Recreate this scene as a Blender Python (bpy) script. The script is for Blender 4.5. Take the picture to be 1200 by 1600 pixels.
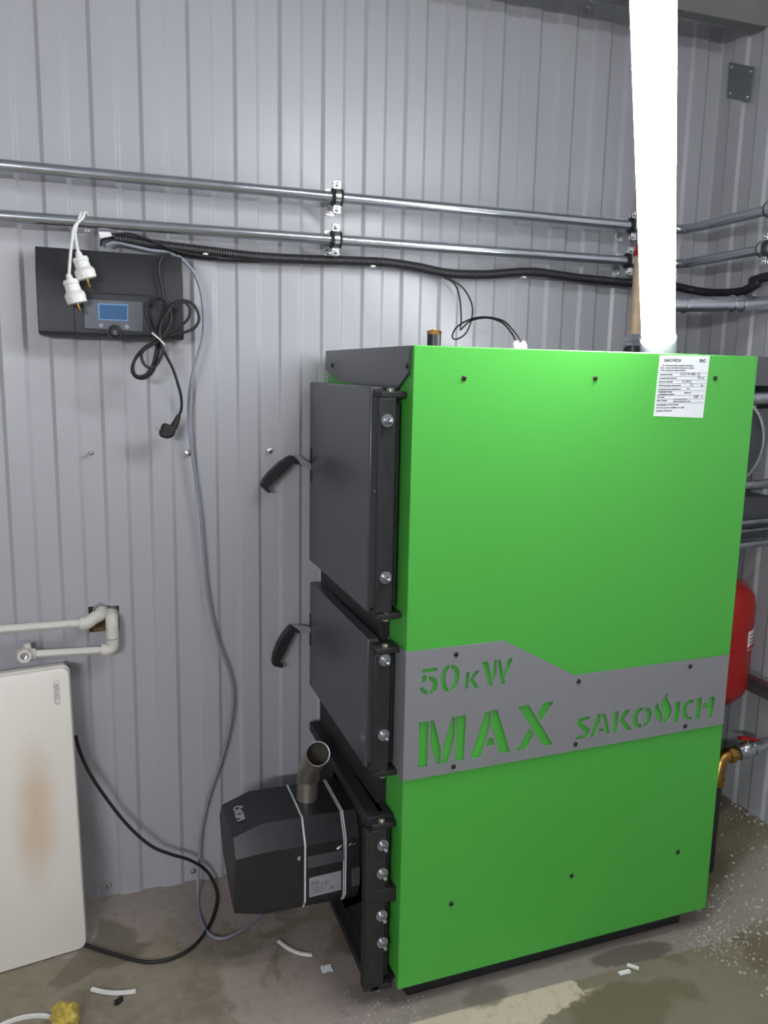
import bpy, bmesh, math, random
from math import sin, cos, pi, radians
from mathutils import Vector, Matrix, noise
random.seed(7)
for o in list(bpy.data.objects): bpy.data.objects.remove(o)
scene = bpy.context.scene
COL = scene.collection

# ------------------------------------------------------------------ camera
F_PX, YAW, PITCH, ROLL = 1282.12, 0.336706, 0.169185, 0.020309
CAM = Vector((0.102361, -2.230463, 1.472296))
def cam_axes():
    f = Vector((sin(YAW)*cos(PITCH), cos(YAW)*cos(PITCH), -sin(PITCH)))
    r = Vector((cos(YAW), -sin(YAW), 0)); u = r.cross(f)
    return r*cos(ROLL)+u*sin(ROLL), -r*sin(ROLL)+u*cos(ROLL), f
RX, UX, FX = cam_axes()
cd = bpy.data.cameras.new('camera'); cd.sensor_fit = 'VERTICAL'; cd.sensor_height = 36.0
cd.lens = F_PX/1600*36.0; cd.clip_start = 0.02; cd.clip_end = 50
cam = bpy.data.objects.new('camera', cd); COL.objects.link(cam)
m = Matrix.Identity(4)
for i in range(3):
    m[i][0] = RX[i]; m[i][1] = UX[i]; m[i][2] = -FX[i]; m[i][3] = CAM[i]
cam.matrix_world = m; scene.camera = cam

def at(x, y, ax, v):
    """point of the place seen at photo position (x, y) on the plane axis ax = v"""
    d = RX*((x-600)/F_PX) - UX*((y-800)/F_PX) + FX
    return CAM + d*((v-CAM[ax])/d[ax])
def AX(x, y, v): return at(x, y, 0, v)
def AY(x, y, v): return at(x, y, 1, v)
def AZ(x, y, v): return at(x, y, 2, v)

# ------------------------------------------------------------------ world, exposure
w = bpy.data.worlds.new('world'); scene.world = w; w.use_nodes = True
w.node_tree.nodes['Background'].inputs[0].default_value = (0.85, 0.86, 0.88, 1)
w.node_tree.nodes['Background'].inputs[1].default_value = 0.4
vs = scene.view_settings
scene.display_settings.display_device = 'sRGB'
vs.view_transform = 'Standard'; vs.look = 'None'; vs.gamma = 1.0; vs.use_curve_mapping = False
vs.exposure = 0.25
LAMP_POWER = 75.0        # emission strength of the work light in view
FILL_POWER = 210.0        # added fill lamp behind the camera, no such lamp in view
CEIL_POWER = 28.0         # ceiling luminaire above the boiler front

# ------------------------------------------------------------------ materials
def lin(c):
    return tuple(((v/255)/12.92 if v/255 <= 0.04045 else ((v/255+0.055)/1.055)**2.4) for v in c) + (1.0,)
def mat(name, rgb, rough=0.5, metal=0.0, var=0.06, vscale=6.0, bump=0.0, bscale=60.0, coat=0.0, spec=0.5, rvar=0.08):
    M = bpy.data.materials.new(name); M.use_nodes = True
    nt = M.node_tree; N = nt.nodes; L = nt.links; b = N['Principled BSDF']
    tc = N.new('ShaderNodeTexCoord'); no = N.new('ShaderNodeTexNoise')
    no.inputs['Scale'].default_value = vscale; no.inputs['Detail'].default_value = 6
    L.new(tc.outputs['Object'], no.inputs['Vector'])
    mx = N.new('ShaderNodeMix'); mx.data_type = 'RGBA'
    c = lin(rgb)
    mx.inputs[6].default_value = tuple(v*(1-var*2) for v in c[:3])+(1,)
    mx.inputs[7].default_value = tuple(min(1, v*(1+var*2)) for v in c[:3])+(1,)
    L.new(no.outputs['Fac'], mx.inputs[0]); L.new(mx.outputs[2], b.inputs['Base Color'])
    mr = N.new('ShaderNodeMapRange'); mr.inputs[3].default_value = max(0.02, rough-rvar); mr.inputs[4].default_value = min(1, rough+rvar)
    L.new(no.outputs['Fac'], mr.inputs[0]); L.new(mr.outputs[0], b.inputs['Roughness'])
    b.inputs['Metallic'].default_value = metal; b.inputs['Coat Weight'].default_value = coat
    b.inputs['Specular IOR Level'].default_value = spec
    if bump:
        n2 = N.new('ShaderNodeTexNoise'); n2.inputs['Scale'].default_value = bscale; n2.inputs['Detail'].default_value = 4
        L.new(tc.outputs['Object'], n2.inputs['Vector'])
        bp = N.new('ShaderNodeBump'); bp.inputs['Strength'].default_value = bump; bp.inputs['Distance'].default_value = 0.002
        L.new(n2.outputs['Fac'], bp.inputs['Height']); L.new(bp.outputs[0], b.inputs['Normal'])
    return M
def emit(name, rgb, s):
    M = bpy.data.materials.new(name); M.use_nodes = True
    nt = M.node_tree; b = nt.nodes['Principled BSDF']
    b.inputs['Base Color'].default_value = lin(rgb); b.inputs['Emission Color'].default_value = lin(rgb)
    b.inputs['Emission Strength'].default_value = s
    return M
M = {}
M['sheet'] = mat('painted_sheet', (172,172,177), 0.30, 0.0, 0.02, 3.0, 0.0, 3.0, spec=0.5, rvar=.02)
def wavy(X):
    nt = X.node_tree; N = nt.nodes; L = nt.links; b = N['Principled BSDF']
    tc = N.new('ShaderNodeTexCoord'); mp = N.new('ShaderNodeMapping'); mp.inputs['Scale'].default_value = (1, 1, .12)
    L.new(tc.outputs['Object'], mp.inputs[0]); no = N.new('ShaderNodeTexNoise'); no.inputs['Scale'].default_value = 11; no.inputs['Detail'].default_value = 0
    L.new(mp.outputs[0], no.inputs['Vector']); bp = N.new('ShaderNodeBump'); bp.inputs['Strength'].default_value = .22; bp.inputs['Distance'].default_value = .008
    L.new(no.outputs['Fac'], bp.inputs['Height']); L.new(bp.outputs[0], b.inputs['Normal'])
wavy(M['sheet'])
M['green'] = mat('green_paint', (80,175,70), 0.42, 0.0, 0.02, 4.0, 0.05, 400, spec=0.4)
M['plate'] = mat('grey_plate_paint', (134,135,139), 0.45, 0.0, 0.03, 30, 0.05, 500)
M['dark'] = mat('dark_grey_paint', (78,79,84), 0.3, 0.0, 0.02, 5, rvar=.02)
M['black'] = mat('black_paint', (36,37,40), 0.42, 0.0, 0.15, 12, 0.15, 200)
M['sooty'] = mat('dusty_black_steel', (38,38,39), 0.6, 0.0, 0.3, 40, 0.3, 150)
M['zinc'] = mat('galvanised_steel', (188,192,198), 0.24, 1.0, 0.06, 20, 0.04, 200)
M['bright'] = mat('bright_zinc', (225,225,225), 0.2, 1.0, 0.05, 30)
M['zinc'].node_tree.nodes['Principled BSDF'].inputs['Metallic'].default_value = .88
M['steel'] = mat('stained_steel', (178,170,160), 0.36, .8, 0.15, 18)
M['arm'] = mat('pale_grey_arm', (150,150,154), .4, .3, .05)
M['brass'] = mat('brass', (178,136,72), 0.3, 1.0, 0.15, 30)
M['foil'] = mat('crumpled_foil', (170,172,176), 0.28, 1.0, 0.1, 15, 0.9, 40)
M['plastic'] = mat('black_plastic', (40,41,45), 0.42, 0, 0.05, 10, 0.1, 600)
M['rubber'] = mat('black_rubber', (30,30,31), 0.6, 0, 0.1, 20)
M['grip'] = mat('grip_plastic', (30,30,33), 0.45, 0, 0.08, 20)
M['white'] = mat('white_plastic', (228,228,224), 0.4, 0, 0.03, 20)
M['pp'] = mat('polypropylene', (212,208,200), 0.45, 0, 0.04, 15)
M['enamel'] = mat('white_enamel', (238,233,224), 0.35, 0, 0.03, 3)
M['red'] = mat('red_enamel', (165,20,16), 0.35, 0, 0.05, 10)
M['greycable'] = mat('grey_cable', (138,140,152), 0.5, 0, 0.05, 20)
M['paper'] = mat('label_paper', (226,230,232), 0.55, 0, 0.02, 20)
M['silverlabel'] = mat('silver_label', (168,170,176), 0.4, 0.2, 0.03, 20)
M['ink'] = mat('ink', (40,40,42), 0.7, 0, 0.05, 20)
M['pen'] = mat('pen_ink', (70,72,84), 0.7, 0, 0.05, 20)
M['greyink'] = mat('pale_grey_ink', (176,178,182), 0.6, 0, 0.05, 20)
M['foam'] = mat('brown_foam', (120,98,72), 0.9, 0, 0.3, 60, 0.8, 80)
M['yellow'] = mat('yellow_film', (186,164,72), 0.45, 0, 0.15, 30, 0.4, 60)
M['wood'] = mat('grey_beam', (120,120,118), 0.6, 0, 0.1, 8, 0.2, 40)
M['capgrey'] = mat('grey_end_cap', (190,192,196), 0.45, 0, 0.03, 20)
M['faceplate'] = mat('grey_faceplate', (92,94,102), 0.35, 0, 0.03, 20)
M['housing'] = mat('white_metal_housing', (225,226,226), 0.4, 0, 0.03, 20)
M['lampglow'] = emit('lamp_diffuser', (250,252,255), LAMP_POWER)
M['ceilglow'] = emit('ceiling_diffuser', (250,252,255), CEIL_POWER)
M['lcd'] = emit('lcd_screen', (36,74,115), 0.22)
M['lcdrim'] = emit('lcd_rim', (90,130,165), 0.2)

# heater front: enamel with the brown scorch mark
def heater_mat():
    X = M['enamel'].copy(); X.name = 'scorched_enamel'
    nt = X.node_tree; N = nt.nodes; L = nt.links; b = N['Principled BSDF']
    base = b.inputs['Base Color'].links[0].from_socket
    tc = N.new('ShaderNodeTexCoord')
    mp = N.new('ShaderNodeMapping'); c = SCORCH
    mp.inputs['Location'].default_value = (-c[0]/0.055, 0, -c[2]/0.20); mp.inputs['Scale'].default_value = (1/0.055, 0, 1/0.20)
    L.new(tc.outputs['Object'], mp.inputs[0])
    no = N.new('ShaderNodeTexNoise'); no.inputs['Scale'].default_value = 9
    L.new(tc.outputs['Object'], no.inputs['Vector'])
    ln = N.new('ShaderNodeVectorMath'); ln.operation = 'LENGTH'; L.new(mp.outputs[0], ln.inputs[0])
    ad = N.new('ShaderNodeMath'); ad.operation = 'ADD'; L.new(ln.outputs['Value'], ad.inputs[0])
    ms = N.new('ShaderNodeMath'); ms.operation = 'MULTIPLY_ADD'; ms.inputs[1].default_value = 0.7; ms.inputs[2].default_value = -0.35
    L.new(no.outputs['Fac'], ms.inputs[0]); L.new(ms.outputs[0], ad.inputs[1])
    mr = N.new('ShaderNodeMapRange'); mr.interpolation_type = 'SMOOTHSTEP'
    mr.inputs[1].default_value = 0.0; mr.inputs[2].default_value = 1.25; mr.inputs[3].default_value = 0.5; mr.inputs[4].default_value = 0
    L.new(ad.outputs[0], mr.inputs[0])
    mx = N.new('ShaderNodeMix'); mx.data_type = 'RGBA'; L.new(mr.outputs[0], mx.inputs[0]); L.new(base, mx.inputs[6])
    mx.inputs[7].default_value = lin((205,160,98)); L.new(mx.outputs[2], b.inputs['Base Color'])
    return X

def floor_mat():
    X = bpy.data.materials.new('stained_concrete'); X.use_nodes = True
    nt = X.node_tree; N = nt.nodes; L = nt.links; b = N['Principled BSDF']
    tc = N.new('ShaderNodeTexCoord'); co = tc.outputs['Object']
    def nz(s, d=8, dist=0.0):
        n = N.new('ShaderNodeTexNoise'); n.inputs['Scale'].default_value = s; n.inputs['Detail'].default_value = d
        n.inputs['Distortion'].default_value = dist; L.new(co, n.inputs['Vector']); return n.outputs['Fac']
    def ramp(v, a, c_, lo=0.0, hi=1.0):
        r = N.new('ShaderNodeMapRange'); r.interpolation_type = 'SMOOTHSTEP'; L.new(v, r.inputs[0])
        r.inputs[1].default_value = a; r.inputs[2].default_value = c_; r.inputs[3].default_value = lo; r.inputs[4].default_value = hi
        return r.outputs[0]
    def math_(op, a, c_):
        n = N.new('ShaderNodeMath'); n.operation = op
        for i, v in enumerate((a, c_)):
            if isinstance(v, (int, float)): n.inputs[i].default_value = v
            else: L.new(v, n.inputs[i])
        return n.outputs[0]
    def mix(f, a, c_):
        n = N.new('ShaderNodeMix'); n.data_type = 'RGBA'
        L.new(f, n.inputs[0])
        for i, v in ((6, a), (7, c_)):
            if isinstance(v, tuple): n.inputs[i].default_value = v
            else: L.new(v, n.inputs[i])
        return n.outputs[2]
    sx = N.new('ShaderNodeSeparateXYZ'); L.new(co, sx.inputs[0]); x, y, z = sx.outputs
    big = nz(1.6, 5, .4); mid = nz(5, 8, .6); fine = nz(38, 8); grit = nz(190, 4)
    edge = nz(13, 9, .8)
    c = mix(ramp(big, .40, .60), lin((136,127,107)), lin((146,136,118)))
    c = mix(ramp(mid, .40, .62), c, lin((124,116,98)))
    c = mix(ramp(nz(26, 6), .45, .7, 0, .5), c, lin((150,141,126)))
    # pale dry dust beside the back wall and under the burner
    yy = math_('ADD', y, math_('MULTIPLY', math_('SUBTRACT', mid, .5), 0.5))
    yy = math_('ADD', yy, math_('MULTIPLY', math_('SUBTRACT', edge, .5), 0.18))
    c = mix(ramp(yy, -.25, -.20, 0, .75), c, lin((164,152,146)))
    def blob(cx, cy, rx, ry, soft, wob=.5):
        dx = math_('MULTIPLY', math_('SUBTRACT', x, cx), 1/rx); dy = math_('MULTIPLY', math_('SUBTRACT', y, cy), 1/ry)
        d = math_('ADD', math_('MULTIPLY', dx, dx), math_('MULTIPLY', dy, dy))
        d = math_('ADD', d, math_('MULTIPLY', math_('SUBTRACT', mid, .5), wob*5))
        d = math_('ADD', d, math_('MULTIPLY', math_('SUBTRACT', edge, .5), wob*4))
        return ramp(d, 1.0-soft, 1.0+soft, 1.0, 0.0)
    c = mix(math_('MULTIPLY', blob(.58, -.50, .26, .20, .25, .5), .8), c, lin((160,147,140)))
    # olive damp floor to the right
    c = mix(ramp(math_('ADD', math_('SUBTRACT', x, math_('MULTIPLY', y, .3)), math_('MULTIPLY', mid, .3)), 1.25, 1.55, 0, .75), c, lin((112,104,84)))
    # wet dark stains
    st = nz(3.1, 9, .8)
    c = mix(ramp(st, .56, .61, 0, .55), c, lin((92,82,64)))
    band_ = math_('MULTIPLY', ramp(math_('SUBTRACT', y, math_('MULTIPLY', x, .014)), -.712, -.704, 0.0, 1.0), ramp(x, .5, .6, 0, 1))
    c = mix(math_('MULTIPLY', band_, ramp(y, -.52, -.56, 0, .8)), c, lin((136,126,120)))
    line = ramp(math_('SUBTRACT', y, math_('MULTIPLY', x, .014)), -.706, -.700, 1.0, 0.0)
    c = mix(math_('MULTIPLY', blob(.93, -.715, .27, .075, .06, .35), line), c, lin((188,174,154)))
    c = mix(math_('MULTIPLY', blob(1.22, -.80, .18, .07, .3, .5), .8), c, lin((98,89,68)))
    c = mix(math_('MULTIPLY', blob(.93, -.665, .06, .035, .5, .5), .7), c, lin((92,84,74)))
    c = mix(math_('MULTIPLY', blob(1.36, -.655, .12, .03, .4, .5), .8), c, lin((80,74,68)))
    # crumbs of pale grit
    c = mix(ramp(grit, .70, .74, 0, .5), c, lin((190,184,174)))
    c = mix(ramp(fine, .5, .75, 0, .3), c, lin((96,88,76)))
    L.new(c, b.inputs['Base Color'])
    L.new(ramp(st, .5, .66, .78, .42), b.inputs['Roughness'])
    bp = N.new('ShaderNodeBump'); bp.inputs['Strength'].default_value = .35; bp.inputs['Distance'].default_value = .004
    L.new(math_('ADD', fine, math_('MULTIPLY', grit, .4)), bp.inputs['Height']); L.new(bp.outputs[0], b.inputs['Normal'])
    return X
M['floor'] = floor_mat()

# ------------------------------------------------------------------ helpers (all shapes are given in world coordinates)
class B:
    def __init__(s): s.bm = bmesh.new()
    def poly(s, pts, faces):
        v = [s.bm.verts.new(p) for p in pts]
        for f in faces: s.bm.faces.new([v[i] for i in f])
        return s
    def hexa(s, a, b):          # two matching rings of corners (a = one end, b = other end)
        n = len(a)
        va = [s.bm.verts.new(p) for p in a]; vb = [s.bm.verts.new(p) for p in b]
        s.bm.faces.new(va[::-1]); s.bm.faces.new(vb)
        for i in range(n): s.bm.faces.new([va[i], va[(i+1) % n], vb[(i+1) % n], vb[i]])
        return s
    def box(s, lo, hi, T=None):
        T = T or (lambda x, y, z: Vector((x, y, z)))
        a = [T(x, y, lo[2]) for x, y in ((lo[0],lo[1]),(hi[0],lo[1]),(hi[0],hi[1]),(lo[0],hi[1]))]
        b = [T(x, y, hi[2]) for x, y in ((lo[0],lo[1]),(hi[0],lo[1]),(hi[0],hi[1]),(lo[0],hi[1]))]
        return s.hexa(a, b)
    def prism(s, pts, off):
        off = Vector(off); return s.hexa([Vector(p) for p in pts], [Vector(p)+off for p in pts])
    def rings(s, rs, cap=True):
        prev = None; first = None
        for r in rs:
            cur = [s.bm.verts.new(p) for p in r]
            if prev:
                n = len(cur)
                for i in range(n): s.bm.faces.new([prev[i], prev[(i+1) % n], cur[(i+1) % n], cur[i]])
            else: first = cur
            prev = cur
        if cap:
            s.bm.faces.new(first[::-1]); s.bm.faces.new(prev)
        return s
    def tube(s, pts, r, seg=12, cap=True):
        pts = [Vector(p) for p in pts]; n = len(pts)
        t0 = (pts[1]-pts[0]).normalized()
        up = Vector((0,0,1)) if abs(t0.z) < .9 else Vector((0,1,0))
        nrm = t0.cross(up).normalized(); rs = []
        for i, p in enumerate(pts):
            t = (pts[min(i+1, n-1)]-pts[max(i-1, 0)])
            t = t.normalized() if t.length > 1e-9 else t0
            nrm = (nrm - t*nrm.dot(t))
            nrm = nrm.normalized() if nrm.length > 1e-6 else t.orthogonal().normalized()
            bn = t.cross(nrm); rr = r[i] if isinstance(r, (list, tuple)) else r
            rs.append([p + (nrm*cos(2*pi*k/seg)+bn*sin(2*pi*k/seg))*rr for k in range(seg)])
        return s.rings(rs, cap)
    def cyl(s, a, b, r, seg=24): return s.tube([a, b], r, seg)
    def lathe(s, org, axis, prof, seg=32, cap=True):   # prof = [(distance along axis, radius)]
        axis = Vector(axis).normalized(); u = axis.orthogonal().normalized(); v = axis.cross(u); org = Vector(org)
        return s.rings([[org+axis*d+(u*cos(2*pi*k/seg)+v*sin(2*pi*k/seg))*max(r, 1e-4) for k in range(seg)] for d, r in prof], cap)
def empty(name, loc, label, cat, group=None, rz=0.0):
    o = bpy.data.objects.new(name, None); COL.objects.link(o); o.location = loc; o.rotation_euler = (0, 0, rz)
    o.empty_display_size = .05
    o['label'] = label; o['category'] = cat
    if group: o['group'] = group
    INV[o.name] = (Matrix.Translation(Vector(loc)) @ Matrix.Rotation(rz, 4, 'Z')).inverted()
    return o
INV = {}
def link(name, me, material, parent=None, bevel=0, smooth=35, mods=None):
    if parent is not None: me.transform(INV[parent.name])
    me.materials.append(material)
    o = bpy.data.objects.new(name, me); COL.objects.link(o)
    if parent is not None: o.parent = parent; INV[o.name] = INV[parent.name]
    if smooth:
        for p in me.polygons: p.use_smooth = True
        me.set_sharp_from_angle(angle=radians(smooth))
    if bevel:
        b = o.modifiers.new('bevel', 'BEVEL'); b.width = bevel; b.segments = 2; b.limit_method = 'ANGLE'; b.angle_limit = radians(40)
        b.harden_normals = False
    return o
def obj(name, b, material, parent=None, bevel=0, smooth=35):
    bmesh.ops.recalc_face_normals(b.bm, faces=b.bm.faces)
    me = bpy.data.meshes.new(name); b.bm.to_mesh(me); b.bm.free()
    return link(name, me, material, parent, bevel, smooth)
def tag(o, label, cat, group=None, kind=None):
    o['label'] = label; o['category'] = cat
    if group: o['group'] = group
    if kind: o['kind'] = kind
    INV.setdefault(o.name, Matrix.Identity(4))
    return o
def struct(name, b, material, smooth=0, bevel=0):
    o = obj(name, b, material, None, bevel, smooth); o['kind'] = 'structure'; return o
def spline(P, n=8):
    P = [Vector(p) for p in P]; out = []
    Q = [P[0]*2-P[1]] + P + [P[-1]*2-P[-2]]
    for i in range(1, len(Q)-2):
        a, b, c, d = Q[i-1:i+3]
        for k in range(n):
            t = k/n
            out.append(.5*((2*b)+(c-a)*t+(2*a-5*b+4*c-d)*t*t+(3*b-a-3*c+d)*t**3))
    out.append(P[-1]); return out
def arc_corner(a, c, b, r, n=8):
    """round the corner a-c-b with radius r"""
    a, b, c = Vector(a), Vector(b), Vector(c)
    u = (a-c).normalized(); v = (b-c).normalized(); th = u.angle(v)
    d = r/math.tan(th/2); ctr = c+(u+v).normalized()*(r/sin(th/2))
    p = c+u*d-ctr; q = c+v*d-ctr; out = []
    ax = p.cross(q).normalized(); ang = p.angle(q)
    for k in range(n+1): out.append(ctr+Matrix.Rotation(ang*k/n, 3, ax) @ p)
    return out
def text_mesh(s, size, origin, ux, uy, depth=.0002, align='LEFT', bold=0.0):
    """text standing at origin, running along ux, rising along uy"""
    cu = bpy.data.curves.new('t', 'FONT'); cu.body = s; cu.size = size; cu.extrude = depth; cu.align_x = align
    cu.resolution_u = 2; cu.offset = bold
    o = bpy.data.objects.new('t', cu); COL.objects.link(o)
    dg = bpy.context.evaluated_depsgraph_get(); dg.update()
    me = bpy.data.meshes.new_from_object(o.evaluated_get(dg))
    bpy.data.objects.remove(o); bpy.data.curves.remove(cu)
    ux = Vector(ux).normalized(); uy = Vector(uy).normalized(); n = ux.cross(uy); origin = Vector(origin)
    for v in me.vertices: v.co = origin+ux*v.co.x+uy*v.co.y+n*v.co.z
    return me
def join_meshes(name, ms):
    bm = bmesh.new()
    for me in ms: bm.from_mesh(me); bpy.data.meshes.remove(me)
    me = bpy.data.meshes.new(name); bm.to_mesh(me); bm.free(); return me
def flat_fill(outer, holes, half):
    """2D outline with real cut-outs -> mesh in (u, v, w)"""
    cu = bpy.data.curves.new('p', 'CURVE'); cu.dimensions = '2D'; cu.fill_mode = 'BOTH'; cu.extrude = half
    for poly in [outer]+holes:
        sp = cu.splines.new('POLY'); sp.points.add(len(poly)-1); sp.use_cyclic_u = True
        for i, p in enumerate(poly): sp.points[i].co = (p[0], p[1], 0, 1)
    o = bpy.data.objects.new('p', cu); COL.objects.link(o)
    dg = bpy.context.evaluated_depsgraph_get(); dg.update()
    me = bpy.data.meshes.new_from_object(o.evaluated_get(dg))
    bpy.data.objects.remove(o); bpy.data.curves.remove(cu); return me

# ------------------------------------------------------------------ room
XR, XL, YB, YF, ZC = 1.95, -1.9, 0.0, -4.2, 2.70
PITCHR, RIB = 0.115, 0.008
def rib_profile(a, b, extra=()):
    """(position, height towards the room) along a profiled sheet"""
    out = []; i = math.floor(a/PITCHR)-1
    while i*PITCHR < b+PITCHR:
        s = i*PITCHR
        out += [(s-.0062, 0), (s-.0035, .0012), (s+.0035, RIB-.0012), (s+.0062, RIB), (s+.0513, RIB), (s+.0540, RIB-.0012), (s+.0610, .0012), (s+.0637, 0)]; i += 1
    def h(x):
        for k in range(len(out)-1):
            if out[k][0] <= x <= out[k+1][0]:
                t = (x-out[k][0])/(out[k+1][0]-out[k][0]); return out[k][1]*(1-t)+out[k+1][1]*t
        return 0
    xs = sorted([p[0] for p in out if a < p[0] < b]+[a, b]+list(extra))
    return [(x, h(x)) for x in xs]
def sheet(name, P, a, b, zs, extra=(), hole=None):
    pr = rib_profile(a, b, extra); bb = B(); V = [[bb.bm.verts.new(P(x, h, z)) for x, h in pr] for z in zs]
    for j in range(len(zs)-1):
        for i in range(len(pr)-1):
            if hole and hole[0] < (pr[i][0]+pr[i+1][0])/2 < hole[1] and hole[2] < (zs[j]+zs[j+1])/2 < hole[3]: continue
            bb.bm.faces.new([V[j][i], V[j][i+1], V[j+1][i+1], V[j+1][i]])
    o = struct(name, bb, M['sheet'], smooth=80); o.modifiers.new('normals', 'WEIGHTED_NORMAL').weight = 100; return o
h0, h1 = AY(138, 948, 0), AY(187, 982, 0)
HX0, HX1, HZ0, HZ1 = h0.x, h1.x, h1.z-.004, h0.z
sheet('wall_back', lambda x, h, z: Vector((x, -h, z)), XL, XR, [0, HZ0, HZ1, ZC], (HX0, HX1), (HX0, HX1, HZ0, HZ1))
sheet('wall_right', lambda y, h, z: Vector((XR-h, y, z)), YF, 0, [0, ZC])
sheet('wall_left', lambda y, h, z: Vector((XL+h, y, z)), YF, 0, [0, ZC])
sheet('wall_front', lambda x, h, z: Vector((x, YF+h, z)), XL, XR, [0, ZC])
struct('trim_1', B().box((XL+.01, -.195, 2.458), (XR-.01, -.150, 2.525)), M['wood'], bevel=.003)
struct('trim_2', B().poly([(HX0-.03, .035, HZ0-.03), (HX1+.03, .035, HZ0-.03), (HX1+.03, .035, HZ1+.03), (HX0-.03, .035, HZ1+.03)], [(0,1,2,3)]), M['foam'])
b = B(); b.poly([(XL,YF,ZC),(XR,YF,ZC),(XR,0,ZC),(XL,0,ZC)], [(0,1,2,3)])
struct('ceiling', b, mat('ceiling_sheet', (150,152,156), .5, 0, .03))
# floor with the rubble-strewn rise along the right wall
b = B(); nx, ny = 150, 150; g = []
for j in range(ny+1):
    row = []
    for i in range(nx+1):
        x = XL+(XR-XL)*(i/nx)**.8; y = YF+(0-YF)*(1-(1-j/ny)**1.4)
        t = max(0, min(1, (x-1.60)/(XR-1.60))); t2 = max(0, min(1, (y+.95)/.45))
        z = .165*(t*t*(3-2*t))*(t2*t2*(3-2*t2))
        if t > 0: z += .012*t*t2*noise.noise(Vector((x*28, y*28, 0)))
        row.append(b.bm.verts.new((x, y, max(0, z))))
    g.append(row)
for j in range(ny):
    for i in range(nx): b.bm.faces.new([g[j][i], g[j][i+1], g[j+1][i+1], g[j+1][i]])
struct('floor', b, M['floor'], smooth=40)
def floor_z(x, y):
    t = max(0, min(1, (x-1.60)/(XR-1.60))); t2 = max(0, min(1, (y+.95)/.45))
    return .165*(t*t*(3-2*t))*(t2*t2*(3-2*t2))

# ------------------------------------------------------------------ the luminaires
def oriented(p, q, face):
    """axes of a long fixture from p to q whose glowing side looks along face"""
    d = (q-p).normalized(); f = (face-d*face.dot(d)).normalized(); s = d.cross(f); return d, s, f
def batten(name, p, q, face, w_, glow, label, group=None, cord_to=None):
    p, q = Vector(p), Vector(q); d, s, f = oriented(p, q, Vector(face)); L = (q-p).length
    root = empty(name, p, label, 'lamp', group)
    e = .045; n = 14; prof = [s*(w_/2*cos(pi*k/n))+f*(w_/2*sin(pi*k/n)) for k in range(n+1)]
    B1 = B().rings([[p+d*t+v for v in prof] for t in (e, L-e)]); obj('diffuser', B1, glow, root)
    hp = [s*(w_/2+.001), s*(w_/2+.001)-f*.012, s*(w_/2-.01)-f*.022, -s*(w_/2-.01)-f*.022, -s*(w_/2+.001)-f*.012, -s*(w_/2+.001)]
    obj('housing', B().rings([[p+d*t+v for v in hp] for t in (e, L-e)]), M['housing'], root)
    cp = [s*(w_/2*1.12*cos(pi*k/n))+f*(w_/2*1.02*sin(pi*k/n)) for k in range(n+1)]+[-s*(w_/2*1.12)-f*.014, -s*(w_/2-.01)-f*.024, s*(w_/2-.01)-f*.024, s*(w_/2*1.12)-f*.014]
    for t0, t1 in ((0, e), (L-e, L)):
        obj('end_cap', B().rings([[p+d*t0+v for v in cp], [p+d*t1+v for v in cp]]), M['capgrey'], root, bevel=.002)
    if cord_to is not None:
        obj('hanging_cord', B().tube([q-d*.01, cord_to], .003, 8), M['rubber'], root)
    return root
P0 = AY(1029, 549, -.50)
P1 = CAM + (RX*((1021-600)/F_PX) - UX*((0-800)/F_PX) + FX)*1.40
dl = (P1-P0).normalized(); P2 = P0+dl*1.26
batten('tube_lamp', P0, P2, (CAM-P0)*.6+Vector((0,-.2,.1)), .076, M['lampglow'],
       'glowing white LED tube lamp standing slanted on top of the green boiler', cord_to=Vector((P2.x, P2.y, ZC)))
batten('ceiling_lamp', (.75, -1.65, 2.52), (1.85, -1.65, 2.52), (0,0,-1), .076, M['ceilglow'],
       'white LED ceiling lamp running parallel to the back wall above the boiler front', cord_to=Vector((.76, -1.65, ZC)))
batten('added_fill_lamp', (-1.75, -3.85, 1.9), (-.75, -4.1, 1.9), (.3,1,0), .076, emit('added_fill_diffuser', (250,252,255), FILL_POWER),  # added out of view to fill the room with even light
       'added fill lamp, unseen, fixed level on the wall behind the camera')

# ------------------------------------------------------------------ boiler
X0, Y0, X1, ZT, ZB = .71561, -.64385, 1.61994, 1.52716, .05
AYW = math.atan2(.0278756, X1-X0); LEN = math.hypot(X1-X0, .0278756); WID = .597
ex = Vector((cos(AYW), sin(AYW), 0)); ey = Vector((-sin(AYW), cos(AYW), 0)); O = Vector((X0, Y0, 0))
def BW(x, y, z): return O+ex*x+ey*y+Vector((0,0,z))
def on_side(px, py, off=0.0):       # photo position -> (x, z) on the boiler's side plane
    d = RX*((px-600)/F_PX) - UX*((py-800)/F_PX) + FX
    o2 = O+ey*off; t = (o2-CAM).dot(ey)/d.dot(ey); p = CAM+d*t-O
    return p.dot(ex), p.z
def on_front(px, py, off=0.0):      # photo position -> (y, z) on the boiler's front plane
    d = RX*((px-600)/F_PX) - UX*((py-800)/F_PX) + FX
    o2 = O+ex*off; t = (o2-CAM).dot(ex)/d.dot(ex); p = CAM+d*t-O
    return p.dot(ey), p.z
boiler = empty('boiler', O, 'tall lime green solid fuel boiler with grey name band, standing on the concrete floor', 'boiler', rz=AYW)
obj('casing', B().box((.0015, .0, ZB+.02), (LEN-.0015, WID, ZT-.008), lambda x,y,z: BW(x, y+.004, z)), M['green'], boiler, bevel=.002)
obj('side_panel', B().box((0, 0, ZB), (LEN, .018, ZT), BW), M['green'], boiler, bevel=.0025)
obj('top_cover', B().box((.004, .02, ZT-.008), (LEN-.004, WID-.004, ZT-.002), BW), M['dark'], boiler, bevel=.001)
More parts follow.
